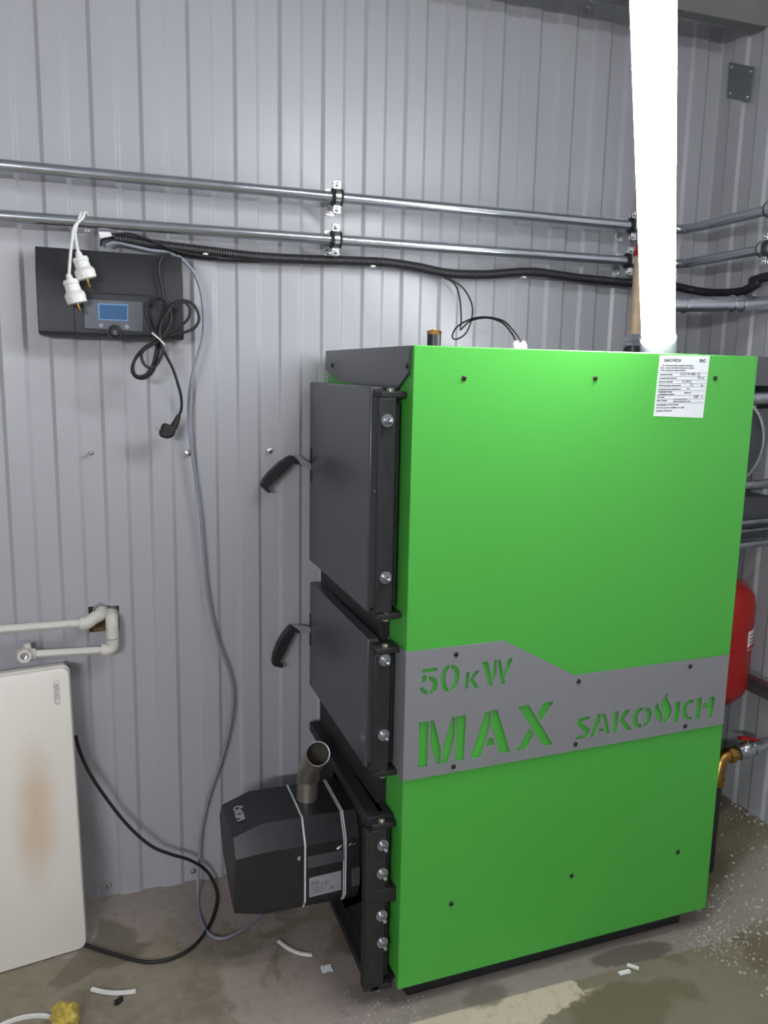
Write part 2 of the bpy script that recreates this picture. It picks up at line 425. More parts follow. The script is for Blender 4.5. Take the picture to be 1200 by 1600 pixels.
obj('base_plinth', B().box((.035, .03, 0), (LEN-.06, WID-.03, ZB+.02), BW), M['black'], boiler, bevel=.002)
# dark hood plate over the top of the front
hp = [on_front(*p) for p in ((520.5,548.6),(644,544.5),(641,583),(622.7,610),(528,594),(522,577))]
hp[0] = (WID+.002, ZT-.002); hp[5] = (WID+.002, hp[5][1]); hp[1] = (hp[1][0], ZT-.001)
obj('front_hood', B().prism([BW(-.006, y, z) for y, z in hp], ex*.006), M['dark'], boiler)
for p in ((523,571),(641,572)):
    y, z = on_front(*p); y = max(.008, min(WID-.008, y))
    obj('hood_screw', B().lathe(BW(-.006, y, z), -ex, [(0,.006),(.002,.006),(.004,.003)], 16), M['rubber'], boiler)
obj('front_frame', B().box((-.022, .105, .055), (.002, WID-.02, 1.40), BW), M['sooty'], boiler, bevel=.002)
def screw(px, py, parent, off=0.0):
    x, z = on_side(px, py)
    return obj('panel_screw', B().lathe(BW(x, off, z), -ey, [(0,.0058),(.0015,.0058),(.0035,.0035),(.0036,.0018),(.0015,.0016)], 18), M['rubber'], parent)
for p in ((725,591),(930,591),(1117,591),(705,1412),(893,1368),(1059,1331)): screw(*p, boiler)
# grey name band with lettering cut right through it
def tr(pts, s, ox, oy): return [on_side(x/s+ox, y/s+oy) for x, y in pts]
MAXW = [
 [(68,537),(140,527),(132,880),(60,892)], [(157,524),(182,518),(236,735),(232,862),(203,868),(155,700)],
 [(325,495),(347,492),(342,655),(288,855),(247,860),(252,735)], [(358,490),(432,480),(418,832),(347,842),(355,655)],
 [(585,458),(626,447),(622,550),(548,808),(463,820)], [(637,440),(675,433),(777,765),(695,780),(632,560)],
 [(600,662),(642,655),(658,710),(585,728)], [(840,413),(922,402),(1110,708),(1035,722)],
 [(1040,382),(1115,372),(1022,530),(990,470)], [(930,583),(960,630),(905,742),(820,762)],
 [(97,122),(208,107),(207,135),(90,157)], [(97,168),(118,166),(130,182),(120,218),(82,235)],
 [(140,180),(170,178),(200,195),(212,235),(202,280),(178,310),(147,320),(147,290),(165,275),(175,245),(168,222),(145,212)],
 [(72,268),(100,262),(112,282),(132,290),(132,320),(100,312),(80,295)],
 [(305,88),(270,102),(245,140),(235,190),(240,250),(262,290),(297,298),(298,275),(280,255),(270,215),(275,160),(290,125),(305,115)],
 [(315,88),(350,92),(375,120),(382,170),(372,225),(350,270),(308,298),(310,275),(330,250),(343,205),(347,160),(335,125),(317,115)],
 [(432,148),(458,143),(450,272),(425,278)], [(505,138),(540,130),(490,195),(535,265),(500,268),(463,212),(470,185)],
 [(560,65),(602,60),(642,245),(606,250)], [(655,52),(673,48),(670,150),(648,222),(634,170)],
 [(681,50),(700,45),(738,232),(703,240)], [(760,38),(795,33),(744,200),(728,150)]]
SAK = [
 [(185,265),(182,290),(130,300),(125,315),(180,355),(182,385),(155,425),(80,432),(95,410),(145,400),(148,380),(95,335),(90,310),(110,280)],
 [(235,250),(262,246),(258,300),(215,410),(185,418)], [(272,250),(298,250),(328,388),(298,395),(288,340)],
 [(250,352),(281,350),(286,372),(244,382)], [(357,235),(390,230),(380,385),(345,388)],
 [(435,222),(475,215),(425,285),(488,362),(450,370),(397,300),(402,275)],
 [(563,203),(520,215),(497,255),(490,300),(505,345),(552,352),(555,325),(530,318),(525,285),(535,245),(561,230)],
 [(578,203),(610,208),(627,235),(622,290),(600,335),(568,350),(568,325),(588,300),(595,265),(590,238),(577,230)],
 [(672,170),(680,210),(703,250),(706,315),(690,310),(655,275),(645,230),(655,195)],
 [(742,97),(738,140),(770,195),(775,235),(760,290),(724,320),(717,315),(720,255),(695,210),(700,160)],
 [(800,165),(835,160),(820,308),(785,315)],
 [(932,145),(930,175),(895,180),(880,210),(878,245),(890,272),(918,272),(915,292),(870,290),(845,265),(845,215),(865,170),(900,150)],
 [(952,140),(988,133),(978,285),(940,290)],
 [(1045,130),(1080,125),(1068,275),(1035,280),(1039,203),(993,210),(995,178),(1041,168)]]
holes = [tr(p, 5, 640, 1020) for p in MAXW]+[tr(p, 1200/260, 880, 1060) for p in SAK]
outer = [on_side(*p) for p in ((633.5,1018),(786,1000),(896,1054),(1137,1022),(1128,1130),(630,1219))]
outer[0] = (-.002, outer[0][1]); outer[-1] = (-.002, outer[-1][1])
me = flat_fill(outer, holes, .0012)
for v in me.vertices: u, vv, ww = v.co; v.co = BW(u, -.0042+ww, vv)
band = link('name_band', me, M['plate'], boiler, smooth=0)
zt_, zb_ = outer[0][1], outer[-1][1]
yt, zft = on_front(612, 1000); yb, zfb = on_front(610, 1197)
obj('band_return', B().prism([BW(-.003, -.0042, zt_), BW(-.003, -.0042, zb_), BW(-.003, .115, zb_-.002), BW(-.003, .115, zt_)], ex*.002), M['plate'], band)
for p in ((711,1021),(902,1063),(1076,1040),(707,1196),(897,1161),(1068,1133)): screw(*p, band, -.0054)
for z in (zt_-.02, zb_+.02):
    obj('panel_screw', B().lathe(BW(-.003, .085, z), -ex, [(0,.006),(.002,.006),(.004,.003)], 16), M['rubber'], band)
# rating label
lx0, lz0 = on_side(1031, 555); lx1, _ = on_side(1109, 556); lxb, lzb = on_side(1021, 650); lxc, lzc = on_side(1098, 653)
q = [BW(lx0, -.0006, lz0), BW(lx1, -.0006, on_side(1109,556)[1]), BW(lxc, -.0006, lzc), BW(lxb, -.0006, lzb)]
lab = obj('rating_label', B().prism(q, ey*.0008), M['paper'], boiler); lab['label'] = 'white printed rating label on the green side'
tl, trr, br_, bl_ = q; ux = (trr-tl).normalized(); W_ = (trr-tl).length; H_ = (tl-bl_).length; dn = (bl_-tl)
uy = (tl-bl_).normalized()
def lp(u, v): return tl+ux*(W_*u)+dn*v-ey*.0002
up = ey.cross(ux)*-1
def lt(s, u, v, size, bold=.00012): return text_mesh(s, size, lp(u, v), ux, Vector((0,0,1)), .0001, bold=bold)
ink = [lt('SAKOVICH', .09, .105, .0098, .0003), lt('EAC', .80, .105, .0095, .0004)]
rows = [(.175,'ООО «Производственно-коммерческая фирма»',.0042,.06),(.215,'220015, г. Минск, Республика Беларусь, ул. Гурского',.0042,.03),(.255,'Котёл водогрейный твердотопливный',.0042,.04),
 (.325,'Заводской номер:',.0046,.03),(.385,'Номинальная мощность:',.0046,.03),(.445,'Дата изготовления:',.0046,.03),(.505,'Рабочее давление теплоносителя:',.0042,.03),(.565,'Температура воды максимальная:',.0042,.03),
 (.61,'Напряжение питания',.0042,.04),(.65,'Потребляемая мощность',.0042,.04),(.70,'Вес котла:',.0046,.03),(.755,'Виды топлива:',.0046,.03),(.825,'Декларация о соответствии',.005,.03),(.875,'ЕАЭС N RU Д-BY.АЖ17.В.00000 от 14.12.2020',.0043,.03),(.925,'Сделано в Беларуси',.005,.03),
 (.385,'кВт',.0046,.88),(.505,'бар',.0042,.88),(.565,'95°С',.0045,.60),(.63,'~230В 50 Гц',.0045,.55),(.70,'кг',.0046,.92),(.735,'уголь, дрова, пеллеты',.004,.36),(.77,'брикеты, древесные отходы',.004,.36)]
for v, s, z_, u in rows: ink.append(lt(s, u, v, z_*.92))
link('label_print', join_meshes('label_print', ink), M['ink'], lab, smooth=0)
pen = [lt('5157 04 0801 22', .44, .327, .0085), lt('50', .80, .385, .0085), lt('12.2022', .48, .447, .0090), lt('2.5', .66, .505, .0085), lt('600', .76, .705, .0095)]
for pm in pen: link('written_entry', pm, M['pen'], lab, smooth=0)
b = B()
for v in (.285,.345,.405,.465,.52,.58,.66,.72,.785):
    b.prism([lp(.02, v), lp(.98, v), lp(.98, v+.004), lp(.02, v+.004)], -ey*.0001)
obj('label_lines', b, M['ink'], lab)

# doors
XD = .65
def nut(p, parent, s=1.0):
    obj('dome_nut', B().lathe(p, (0,-1,0), [(0,.0175*s),(.003,.0175*s),(.0032,.011*s),(.010,.011*s),(.0105,.0075*s),(.020,.0075*s),(.026,.005*s),(.028,.001)], 20), M['zinc'], parent)
def door(name, ztop, zbot, yfar, ynear, nuts, kn, label):
    fx = XD+.030 if kn else XD
    d = obj(name, B().box((fx, ynear, zbot), (fx+(.018 if kn else .030), yfar, ztop)), M['sooty' if kn else 'dark'], boiler, bevel=.004)
    if kn:
        obj('top_lip', B().box((XD, ynear-.015, ztop-.026), (.712, yfar, ztop)), M['sooty'], d, bevel=.002)
        obj('side_lip', B().box((XD-.008, -.616, zbot), (XD+.030, -.585, ztop-.027)), M['sooty'], d, bevel=.002)
        obj('bottom_lip', B().box((XD+.01, ynear-.015, zbot-.02), (.712, yfar, zbot)), M['sooty'], d, bevel=.002); d['label'] = label
    obj('door_liner', B().box((XD+.030, ynear+.02, zbot+.015), (.700, yfar-.02, ztop-.006)), M['sooty'], d, bevel=.002)
    obj('hinge_bar', B().box((XD+.002, -.617, zbot+.012), (.690, -.600, ztop-.022)), M['sooty'], d, bevel=.002)
    obj('hinge_leaf', B().box((XD+.016, -.601, zbot+.02), (.704, -.560, ztop-.03)), M['sooty'], d, bevel=.002)
    for z in (ztop-.014, zbot+.004):
        obj('hinge_lug', B().box((XD+.006, -.616, z-.008), (.712, -.560, z+.006)), M['sooty'], d, bevel=.003)
        obj('hinge_pin', B().lathe((XD+.03, -.606, z-.014), (0,0,1), [(0,.004),(.002,.008),(.024,.008),(.027,.004)], 14), M['steel'], d)
    for px, py in nuts: nut(AY(px, py, -.617), d, .78)
    return d
d1 = door('loading_door', 1.441, .946, -.035, -.562, [(605,657),(602,902)], None, 'tall dark grey upper door')
d2 = door('ash_door', .886, .580, -.045, -.570, [(601,1031),(599,1148)], None, 'dark grey middle door')
d3 = door('burner_door', .470, .040, -.050, -.580, [(598,1320),(597,1364),(596,1430),(597,1472)], True, 'black lower door carrying the burner')
obj('hinge_lug', B().box((XD+.012, -.618, AY(590,1395,-.6).z-.018), (.716, -.585, AY(590,1395,-.6).z+.018)), M['sooty'], d3, bevel=.003)
obj('latch_screw', B().lathe(AY(587,768,-.582), (0,-1,0), [(0,.004),(.004,.004),(.006,.002)], 12), M['bright'], d1)
def handle(door_, grip, arm, s, ox, oy):
    yc = -.05
    g = [AY(x/s+ox, y/s+oy, yc) for x, y in grip]; a = [AY(x/s+ox, y/s+oy, yc) for x, y in arm]
    g = [p-Vector((0,.013,0)) for p in g]; a = [p-Vector((0,.010,0)) for p in a]
    gb = B().prism(g, (0,.026,0)); obj('handle_grip', gb, M['grip'], door_, bevel=.004, smooth=50)
    obj('handle_arm', B().prism(a, (0,.005,0)), M['arm'], door_, bevel=.001)
    zc = sum(p.z for p in a[-3:])/3
    obj('handle_slot', B().box((XD-.0008, yc-.014, zc-.045), (XD+.001, yc+.002, zc+.05)), M['rubber'], door_)
handle(d1, [(305,170),(260,185),(190,235),(110,310),(60,370),(35,415),(40,435),(95,485),(115,490),(118,475),(95,450),(105,435),(180,365),(260,285),(320,228),(350,250),(362,245),(365,230),(345,205)],
       [(315,160),(340,158),(460,238),(475,300),(365,240)], 1200/220, 400, 680)
handle(d2, [(235,500),(215,510),(175,560),(140,620),(115,690),(105,740),(110,765),(165,780),(180,775),(178,760),(155,745),(165,720),(200,650),(235,580),(255,540),(285,548),(290,538),(265,515)],
       [(235,492),(275,492),(370,510),(385,545),(290,542)], 1200/280, 400, 860)
# fittings on the boiler top
pz = ZT-.003
p = AY(678, 540, -.30)
pl = obj('socket_plug', B().lathe((p.x, p.y, pz), (0,0,1), [(0,.034),(.004,.034),(.0045,.0175),(.042,.0175)], 24), M['plastic'], boiler)
obj('plug_cap', B().lathe((p.x, p.y, pz+.042), (0,0,1), [(0,.0185),(.008,.0185),(.010,.016),(.0105,.007),(.013,.006)], 6), M['brass'], pl, smooth=0)
p = AY(989, 540, -.38)
st = obj('riser_socket', B().lathe((p.x, p.y, pz), (0,0,1), [(0,.024),(.022,.024),(.023,.019),(.028,.019)], 24), M['black'], boiler)
# ------------------------------------------------------------------ riser pipe
riser = empty('riser_pipe', (p.x, p.y, pz+.028), 'brown wrapped riser pipe with hex nut, just left of the glowing tube', 'pipe')
obj('hex_nut', B().lathe((p.x, p.y, pz+.028), (0,0,1), [(0,.022),(.010,.022),(.011,.025),(.024,.025),(.025,.016),(.030,.016)], 6), M['zinc'], riser, smooth=0)
q = AY(998, 400, -.38)
obj('pipe', B().tube([(p.x+.004, p.y, pz+.058), (p.x+.004, p.y, q.z)], .0150, 20), mat('glare_paled_wrap', (205,180,148), .6, .1, .15, 30), riser)  # brown wrap made paler, the tube's glare mixed into its colour
obj('valve_cap', B().lathe((p.x+.004, p.y, q.z), (0,0,1), [(0,.017),(.012,.018),(.016,.014),(.035,.013),(.04,.008)], 20), M['red'], riser)

# cable glands on the top: two white wire connectors
for i, (px, lb) in enumerate(((806, 'left white wire gland'), (817, 'right white wire gland'))):
    p = AY(px, 541, -.45)
    g_ = obj('cable_gland', B().lathe((p.x, p.y, pz), (0,0,1), [(0,.0085),(.010,.0085),(.0105,.0098),(.019,.0098),(.024,.006),(.027,.0055)], 12), M['white'], boiler)

# ------------------------------------------------------------------ burner
bx = .575
burner = empty('pellet_burner', (.65, -.34, 0.165), 'black pellet burner box projecting from the lower boiler door, steel elbow on top', 'burner')
def sec(x, g=0.0): return [Vector((x, y, z)) for y, z in ((-.432-g,.160-g),(-.450-g,.185),(-.450-g,.335+g*.5),(-.415-g*.5,.391+g),(-.250+g*.5,.391+g),(-.222+g,.345),(-.222+g,.2),(-.245,.160-g))]
fr = [Vector(v) for v in ((.372,-.424,.172),(.370,-.436,.2),(.372,-.443,.325),(.372,-.414,.366),(.366,-.267,.373),(.362,-.250,.335),(.366,-.27,.25),(.372,-.34,.180))]
mid = sec(.439)
obj('front_cover', B().rings([fr, mid, sec(.538)]), M['black'], burner, bevel=.0012, smooth=20)
obj('rear_shell', B().rings([sec(.543), sec(.638)]), M['black'], burner, bevel=.0012, smooth=20)
obj('trim_strip', B().rings([sec(.5385,.0011), sec(.5425,.0011)]), M['housing'], burner, smooth=20)
obj('trim_strip', B().rings([sec(.6372,.0011), sec(.6395,.0011)]), M['housing'], burner, smooth=20)
obj('trim_strip', B().rings([sec(.6428,.0008), sec(.6450,.0011)]), M['housing'], burner, smooth=20)
obj('burner_neck', B().rings([[Vector((x, -.34+.085*cos(t*pi/8+pi/8), .275+.085*sin(t*pi/8+pi/8))) for t in range(16)] for x in (.64, .66)]), M['sooty'], burner)
obj('mounting_section', B().rings([sec(.645), sec(.679)]), M['black'], burner, bevel=.001, smooth=20)
c = [AY(549,1357,-.451), AY(568,1352,-.451), AY(568,1380,-.451), AY(549,1385,-.451)]
obj('clip_plate', B().prism(c, (0,-.002,0)), M['dark'], burner)
y_ = -.4505
def byz(px, py): return AY(px, py, y_)
c = [byz(480,1325), byz(537,1312), byz(537,1328), byz(480,1337)]
obj('clamp_slot', B().prism(c, (0,.001,0)), M['rubber'], burner)
c = [byz(481,1338), byz(537,1327), byz(537,1344), byz(481,1357)]
obj('clip_plate', B().prism(c, (0,-.002,0)), M['dark'], burner)
for a_, b_ in (((527,1326),(536,1321)), ((545,1321),(556,1317))):
    pa, pb = AY(*a_, -.457), AY(*b_, -.457)
    obj('toggle_clip', B().tube([pa, pa.lerp(pb,.5), pb], [.005,.006,.004], 12), M['bright'], burner)
obj('cover_screw', B().lathe(byz(468,1341), (0,-1,0), [(0,.006),(.002,.006),(.004,.002)], 14), M['bright'], burner)
c = [byz(483,1372), byz(533,1360), byz(533,1390), byz(483,1402)]
pla = obj('data_plate', B().prism(c, (0,-.001,0)), M['silverlabel'], burner)
uxp = (c[1]-c[0]).normalized(); uzp = Vector((0,0,1)); nn = Vector((0,-.0014,0))
tm = [text_mesh('OXI', .0085, c[3]*.3+c[0]*.7+nn+uxp*.004-uzp*.002, uxp, uzp, .0001), text_mesh('CE', .0085, c[3]*.8+c[0]*.2+nn+uxp*.052, uxp, uzp, .0001)]
for k in range(5): tm.append(text_mesh('mod. 50 kW  230 V  50 Hz  IP 20'[:26-2*k], .0042, c[3]*(.4+.11*k)+c[0]*(.6-.11*k)+nn+uxp*.004, uxp, uzp, .0001))
for mm in tm[:1]:
    pass
bpy.data.meshes.remove(tm[0]); tm[0] = text_mesh('ÖKIPI', .0085, c[3]*.3+c[0]*.7+nn+uxp*.004-uzp*.002, uxp, uzp, .0001)
link('plate_print', join_meshes('plate_print', tm), M['ink'], pla, smooth=0)
# silver lettering on the sloping front of the top
A_, B_, C_, D_ = fr[4], mid[4], mid[3], fr[3]
ta = A_.lerp(B_, .45).lerp(D_.lerp(C_, .45), .28); ud = (D_.lerp(C_,.45)-A_.lerp(B_,.45)).normalized(); vn = (A_-B_).normalized()
nrm = (B_-A_).cross(D_-A_).normalized(); nrm = nrm if nrm.z > 0 else -nrm
upd = nrm.cross(ud).normalized()
me = text_mesh('ÖKIPI', .027, ta+nrm*.0012-upd*.010-ud*.004, ud, upd, .0003, bold=.0011)
lo = link('burner_lettering', me, M['silverlabel'], burner, smooth=0)
# steel feed elbow
pe = [Vector((.575,-.33,.385)), Vector((.575,-.33,.440)), Vector((.578,-.345,.478)), Vector((.584,-.390,.538))]
path = [pe[0], pe[0].lerp(pe[1],.9), pe[0].lerp(pe[1],1.0)]
e = obj('feed_stub', B().tube([pe[0], pe[1]], .0268, 32), M['steel'], burner)
b = B(); pts = [pe[1], pe[1]+Vector((0,-.004,.018)), pe[1]+Vector((.002,-.022,.050)), pe[3]]
pts = spline(pts, 4)+[pe[3]+Vector((-.002,-.016,.009))]
rs = []
NP = len(pts)
b.tube(pts, [.0262+.0035*k/(NP-1) for k in range(NP)], 32, cap=False)
inner = pts[::-1]; b.tube(inner, [.0280-.0035*k/(NP-1) for k in range(NP)], 32, cap=False)
d_ = (pts[-1]-pts[-2]).normalized(); b.lathe(pts[-1], d_, [(0,.0280),(.001,.0280),(.001,.0297),(0,.0297)], 32, cap=False)
obj('feed_elbow', b, M['steel'], burner)
b = B(); b.lathe(pts[-1]+d_*.0005, d_, [(0,.0276),(.0015,.0276),(.0018,.0300),(0,.0300),(0,.0276)], 32, cap=False)
obj('elbow_rim', b, M['bright'], burner)

# ------------------------------------------------------------------ steel pipes on the walls
YP = -.078; XP = 1.79
def wall_pipe(name, pl, pr, r, label):
    a = AY(*pl, YP); c_ = AY(*pr, YP); d = (c_-a); xa = XL+.05
    A = a+d*((xa-a.x)/d.x); C = a+d*((XP-a.x)/d.x); E_ = Vector((XP, -3.9, C.z+.01))
    o = obj(name, B().tube([A, a]+arc_corner(a, C, E_, .045)+[E_], r, 24), M['zinc'])
    tag(o, label, 'pipe'); return a, C, o
ua, uc, _ = wall_pipe('steel_pipe', (0,258), (960,350), .0140, 'upper of the two thin galvanised pipes running along the wall')
la, lc, _ = wall_pipe('steel_pipe', (0,337), (960,406), .0135, 'lower of the two thin galvanised pipes, with white cord hung over it')
def clamp(ctr, along, outw, label):
    """two-part rubber lined clamp: along = pipe direction, outw = from the wall into the room"""
    along = Vector(along).normalized(); outw = Vector(outw).normalized(); z = Vector((0,0,1)); ctr = Vector(ctr)
    r = empty('pipe_clamp', ctr, label, 'clamp')
    obj('rubber_lining', B().lathe(ctr-along*.014, along, [(0,.0135),(0,.021),(.003,.0225),(.007,.0195),(.021,.0195),(.025,.0225),(.028,.021),(.028,.0135),(0,.0135)], 28, cap=False), M['rubber'], r)
    obj('steel_band', B().lathe(ctr-along*.007, along, [(0,.019),(0,.0222),(.014,.0222),(.014,.019)], 28, cap=False), M['bright'], r)
    for s in (1, -1):
        for f in (1, -1):
            c0 = ctr+z*s*.030+outw*f*.004
            T = lambda x, y, zz, c0=c0: c0+along*x+outw*y+z*zz
            obj('clamp_tab', B().box((-.010,-.0015,-.011),(.010,.0015,.010), T), M['bright'], r, bevel=.001)
        obj('clamp_bolt', B().lathe(ctr+z*s*.031-outw*.014, outw, [(0,.004),(.021,.004),(.0212,.006),(.025,.006),(.026,.003)], 14), M['bright'], r)
    dist = abs(YP)-.008 if abs(outw.y) > .5 else XR-XP-.008
    obj('standoff_stud', B().tube([ctr-outw*.02, ctr-outw*dist], .004, 10), M['zinc'], r)
    T = lambda x, y, zz: ctr-outw*dist+along*x+outw*y+z*zz
    obj('wall_plate', B().box((-.012,0,-.034),(.012,.002,.034), T), M['bright'], r, bevel=.001)
    for s in (1,-1):
        obj('plate_screw', B().lathe(ctr-outw*(dist-.002)+z*s*.024, outw, [(0,.006),(.003,.005),(.004,.002)], 12), M['bright'], r)
def on_pipe(a, c_, x): t = (x-a.x)/(c_.x-a.x); return a.lerp(c_, t)
for px, py in ((526,314),):
    clamp(on_pipe(ua, uc, AY(526,314,YP).x), uc-ua, (0,-1,0), 'rubber lined pipe clamp on the upper pipe, above the black door')
    clamp(on_pipe(la, lc, AY(524,381,YP).x), lc-la, (0,-1,0), 'rubber lined pipe clamp on the lower pipe, above the black door')
    clamp(on_pipe(ua, uc, AY(990,352,YP).x), uc-ua, (0,-1,0), 'pipe clamp on the upper pipe beside the glowing tube')
    clamp(on_pipe(la, lc, AY(984,412,YP).x), lc-la, (0,-1,0), 'pipe clamp on the lower pipe beside the glowing tube')
p = AX(1199, 368, XP); clamp((XP, p.y-.01, uc.z+.002), (0,1,0), (-1,0,0), 'pipe clamp on the upper pipe at the right wall')
p = AX(1193, 420, XP); clamp((XP, p.y, lc.z+.002), (0,1,0), (-1,0,0), 'pipe clamp on the lower pipe at the right wall')
# thick pipe with elbow to the right
YQ = -.33; ZTOP = 1.527
a = AY(1072, 476, YQ); c_ = AY(1200, 473, YQ)
E_ = Vector((XR-.01, YQ, a.z+(c_.z-a.z)*(XR-.01-a.x)/(c_.x-a.x)))
big = empty('heating_pipe', a, 'thick shiny steel pipe with elbow at the right, just above the boiler top', 'pipe')
CK = AY(1034, 476, YQ)
BK = Vector((CK.x, YQ, ZTOP))
rp = arc_corner(BK, CK, E_, .045, 10)
obj('elbow', B().tube([rp[0]-Vector((0,0,.01))]+rp+[AY(1142, 475, YQ)], .0205, 28), M['zinc'], big)
obj('straight_pipe', B().tube([AY(1142,475,YQ), E_], .0195, 28), M['zinc'], big)
obj('riser', B().tube([rp[0]-Vector((0,0,.01)), BK], .0195, 28), M['zinc'], big)
for px in (1143, 1158):
    p = AY(px, 474.6, YQ); obj('press_bead', B().lathe(p-Vector((.004,0,0)), (1,0,0), [(0,.0205),(.002,.0235),(.006,.0235),(.008,.0205)], 28, cap=False), M['bright'], big)
obj('press_bead', B().lathe(AY(1066,475.6,YQ), (1,0,0), [(0,.0205),(.003,.024),(.006,.024),(.009,.0205)], 28, cap=False), M['bright'], big)

# ------------------------------------------------------------------ conduit and cables on the wall
YC = -.045
cp = [AY(x, y, YC) for x, y in ((178,372),(215,378),(255,384),(330,393),(400,401),(470,405),(530,407),(600,410),(650,417),(700,427),(760,429),(830,425),(900,434),(960,440),(1005,444))]
cp += [AY(1045,446,-.06)]+[AX(1085,454,1.86)]+[AX(x, y, 1.885) for x, y in ((1120,458),(1160,455),(1184,442),(1200,432))]+[Vector((1.89,-1.0,1.80))]
path = spline(cp, 12)
fine = []; acc = 0; step = .0016; last = path[0]; fine.append(last)
for i in range(1, len(path)):
    seg = path[i]-path[i-1]; L_ = seg.length; pos = 0
    while acc+(L_-pos) >= step:
        pos += step-acc; acc = 0; fine.append(path[i-1]+seg*(pos/L_))
    acc += L_-pos
rr = [(.0112 if (k//2) % 2 else .0128) for k in range(len(fine))]
o = obj('corrugated_conduit', B().tube(fine, rr, 14), mat('conduit_plastic', (34,34,36), .45, 0, .1, 20), smooth=60)
tag(o, 'black corrugated cable conduit sagging along the wall below the two pipes', 'conduit')
def cable(name, pts, r, material, label, n=8, cat='cable', group=None, parent=None, seg=10):
    o = obj(name, B().tube(spline(pts, n), r, seg), material, parent, smooth=60)
    if parent is None: tag(o, label, cat, group)
    return o
cable('thin_cable', [AY(x, y, -.03) for x, y in ((158,384),(160,375),(172,371),(200,376),(240,386),(275,396),(320,404),(380,408),(430,409),(470,410))], .0032, M['rubber'],
      'thin black cable leaving the conduit end and dipping just below it')
cable('thin_cable', [AY(x, y, -.062) for x, y in ((175,366),(205,366),(240,377),(270,390),(300,397),(340,402))], .0030, M['rubber'],
      'thin black cable lying along the front of the conduit end')
cable('flat_cable', [AY(x, y, -.05) for x, y in ((166,383),(180,379),(205,384),(235,391),(262,394),(278,402))], .0042, M['greycable'],
      'short light grey cable just above the black control unit')
tagx = AY(163,366,-.065)
o = obj('cable_marker', B().prism([AY(153,361,-.070),AY(172,362,-.070),AY(175,369,-.070),AY(156,373,-.070)], (0,.008,0)), M['white'], bevel=.002)
tag(o, 'small white cable marker at the left end of the black conduit', 'marker')
for px, py, lb in ((321,397,'small white cable tie mark on the conduit right of the control unit'),(583,416,'small white cable tie end under the conduit above the boiler front'),(819,433,'small white cable tie end under the conduit above the wire glands')):
    p = AY(px, py, -.060)
    o = obj('cable_tie', B().box((p.x-.006, p.y-.003, p.z-.0025), (p.x+.006, p.y+.012, p.z+.0025)), M['white'], bevel=.001); tag(o, lb, 'cable tie')
# long grey cable down to the floor
pts = [AY(x, y, -.06) for x, y in ((278,400),(290,410),(304,428),(314,455),(318,490),(317,525),(308,560),(299,595))]
pts += [AY(x, y, -.03) for x, y in ((295,640),(298,690),(305,740),(313,800),(318,860),(325,930),(340,1000),(358,1050),(364,1090),(358,1140),(345,1190),(328,1240),(316,1290),(312,1335))]
pts += [AZ(x, y, .006) for x, y in ((309,1400),(315,1440),(330,1462),(350,1466),(375,1455),(400,1436),(440,1405))]
cable('grey_cable', pts, .0042, M['greycable'], 'long grey cable hanging down the wall to the floor and under the burner')
# sensor wires to the glands
def swire(pp, ys): return [AY(x/3+400, y/3+220, yy) for (x, y), yy in zip(pp, ys)]
n_ = 12
w1 = [(880,640),(930,670),(955,740),(962,840),(958,885),(975,870),(1010,842),(1080,830),(1150,850),(1190,890),(1212,925),(1218,945)]
ys1 = [-.05,-.06,-.09,-.13,-.16,-.19,-.23,-.29,-.36,-.42,-.45,-.45]
w2 = [(905,645),(970,690),(1010,760),(1012,830),(985,900),(940,930),(920,915),(945,870),(1010,835),(1080,826),(1160,845),(1215,900),(1248,945)]
ys2 = [-.05,-.06,-.08,-.10,-.12,-.15,-.17,-.20,-.24,-.29,-.37,-.45,-.45]
cable('sensor_wire', swire(w1, ys1), .0022, M['rubber'], 'thin black sensor wire into the left white gland on the boiler top', seg=8)
cable('sensor_wire', swire(w2, ys2), .0022, M['rubber'], 'thin black sensor wire looping lower, into the right white gland', seg=8)

# ------------------------------------------------------------------ control unit
YU = -.095
cu0, cu1 = AY(54,385,YU+.02), AY(286,402,YU+.02)
bl0, br0 = AY(63,522,YU), AY(288,531,YU)
ctl = empty('control_unit', ((cu0.x+cu1.x)/2, 0, bl0.z), 'black wall-mounted boiler control unit with small blue screen and knob', 'control unit')
def cs(x, zt, zb): return [Vector((x,-.0085,zt)), Vector((x,YU+.03,zt)), Vector((x,YU+.004,zt-.055)), Vector((x,YU,zb+.05)), Vector((x,YU+.003,zb+.006)), Vector((x,YU+.012,zb)), Vector((x,-.0085,zb))]
obj('housing', B().rings([cs(bl0.x-.004, cu0.z+.002, bl0.z), cs(br0.x, cu0.z-.002, br0.z)]), M['plastic'], ctl, bevel=.002)
S = 1200/260
def cz(x, y, v=YU-.0005): return AY(x/S+50, y/S+370, v)
b = B()
def strip(bb, a, c_, w_, th=.001):
    d = (c_-a).normalized(); nn_ = Vector((-d.z, 0, d.x))*w_/2
    bb.prism([a-nn_, c_-nn_, c_+nn_, a+nn_], (0,-th,0))
strip(b, cz(300,480,YU), cz(312,690,YU+.001), .0025); strip(b, cz(340,392,YU), cz(862,422,YU), .003); strip(b, cz(862,422,YU), cz(866,700,YU), .002)
obj('lid_seam', b, M['rubber'], ctl)
fp = obj('faceplate', B().prism([cz(370,450), cz(795,470), cz(800,685), cz(380,660)], (0,-.0015,0)), M['faceplate'], ctl, bevel=.0005)
obj('screen_frame', B().prism([cz(474,480), cz(694,487), cz(692,609), cz(479,599)], (0,-.0022,0)), M['lcdrim'], ctl)
scr = obj('screen', B().prism([cz(486,490), cz(686,497), cz(684,600), cz(490,591)], (0,-.0027,0)), M['lcd'], ctl)
kc = cz(597,683)
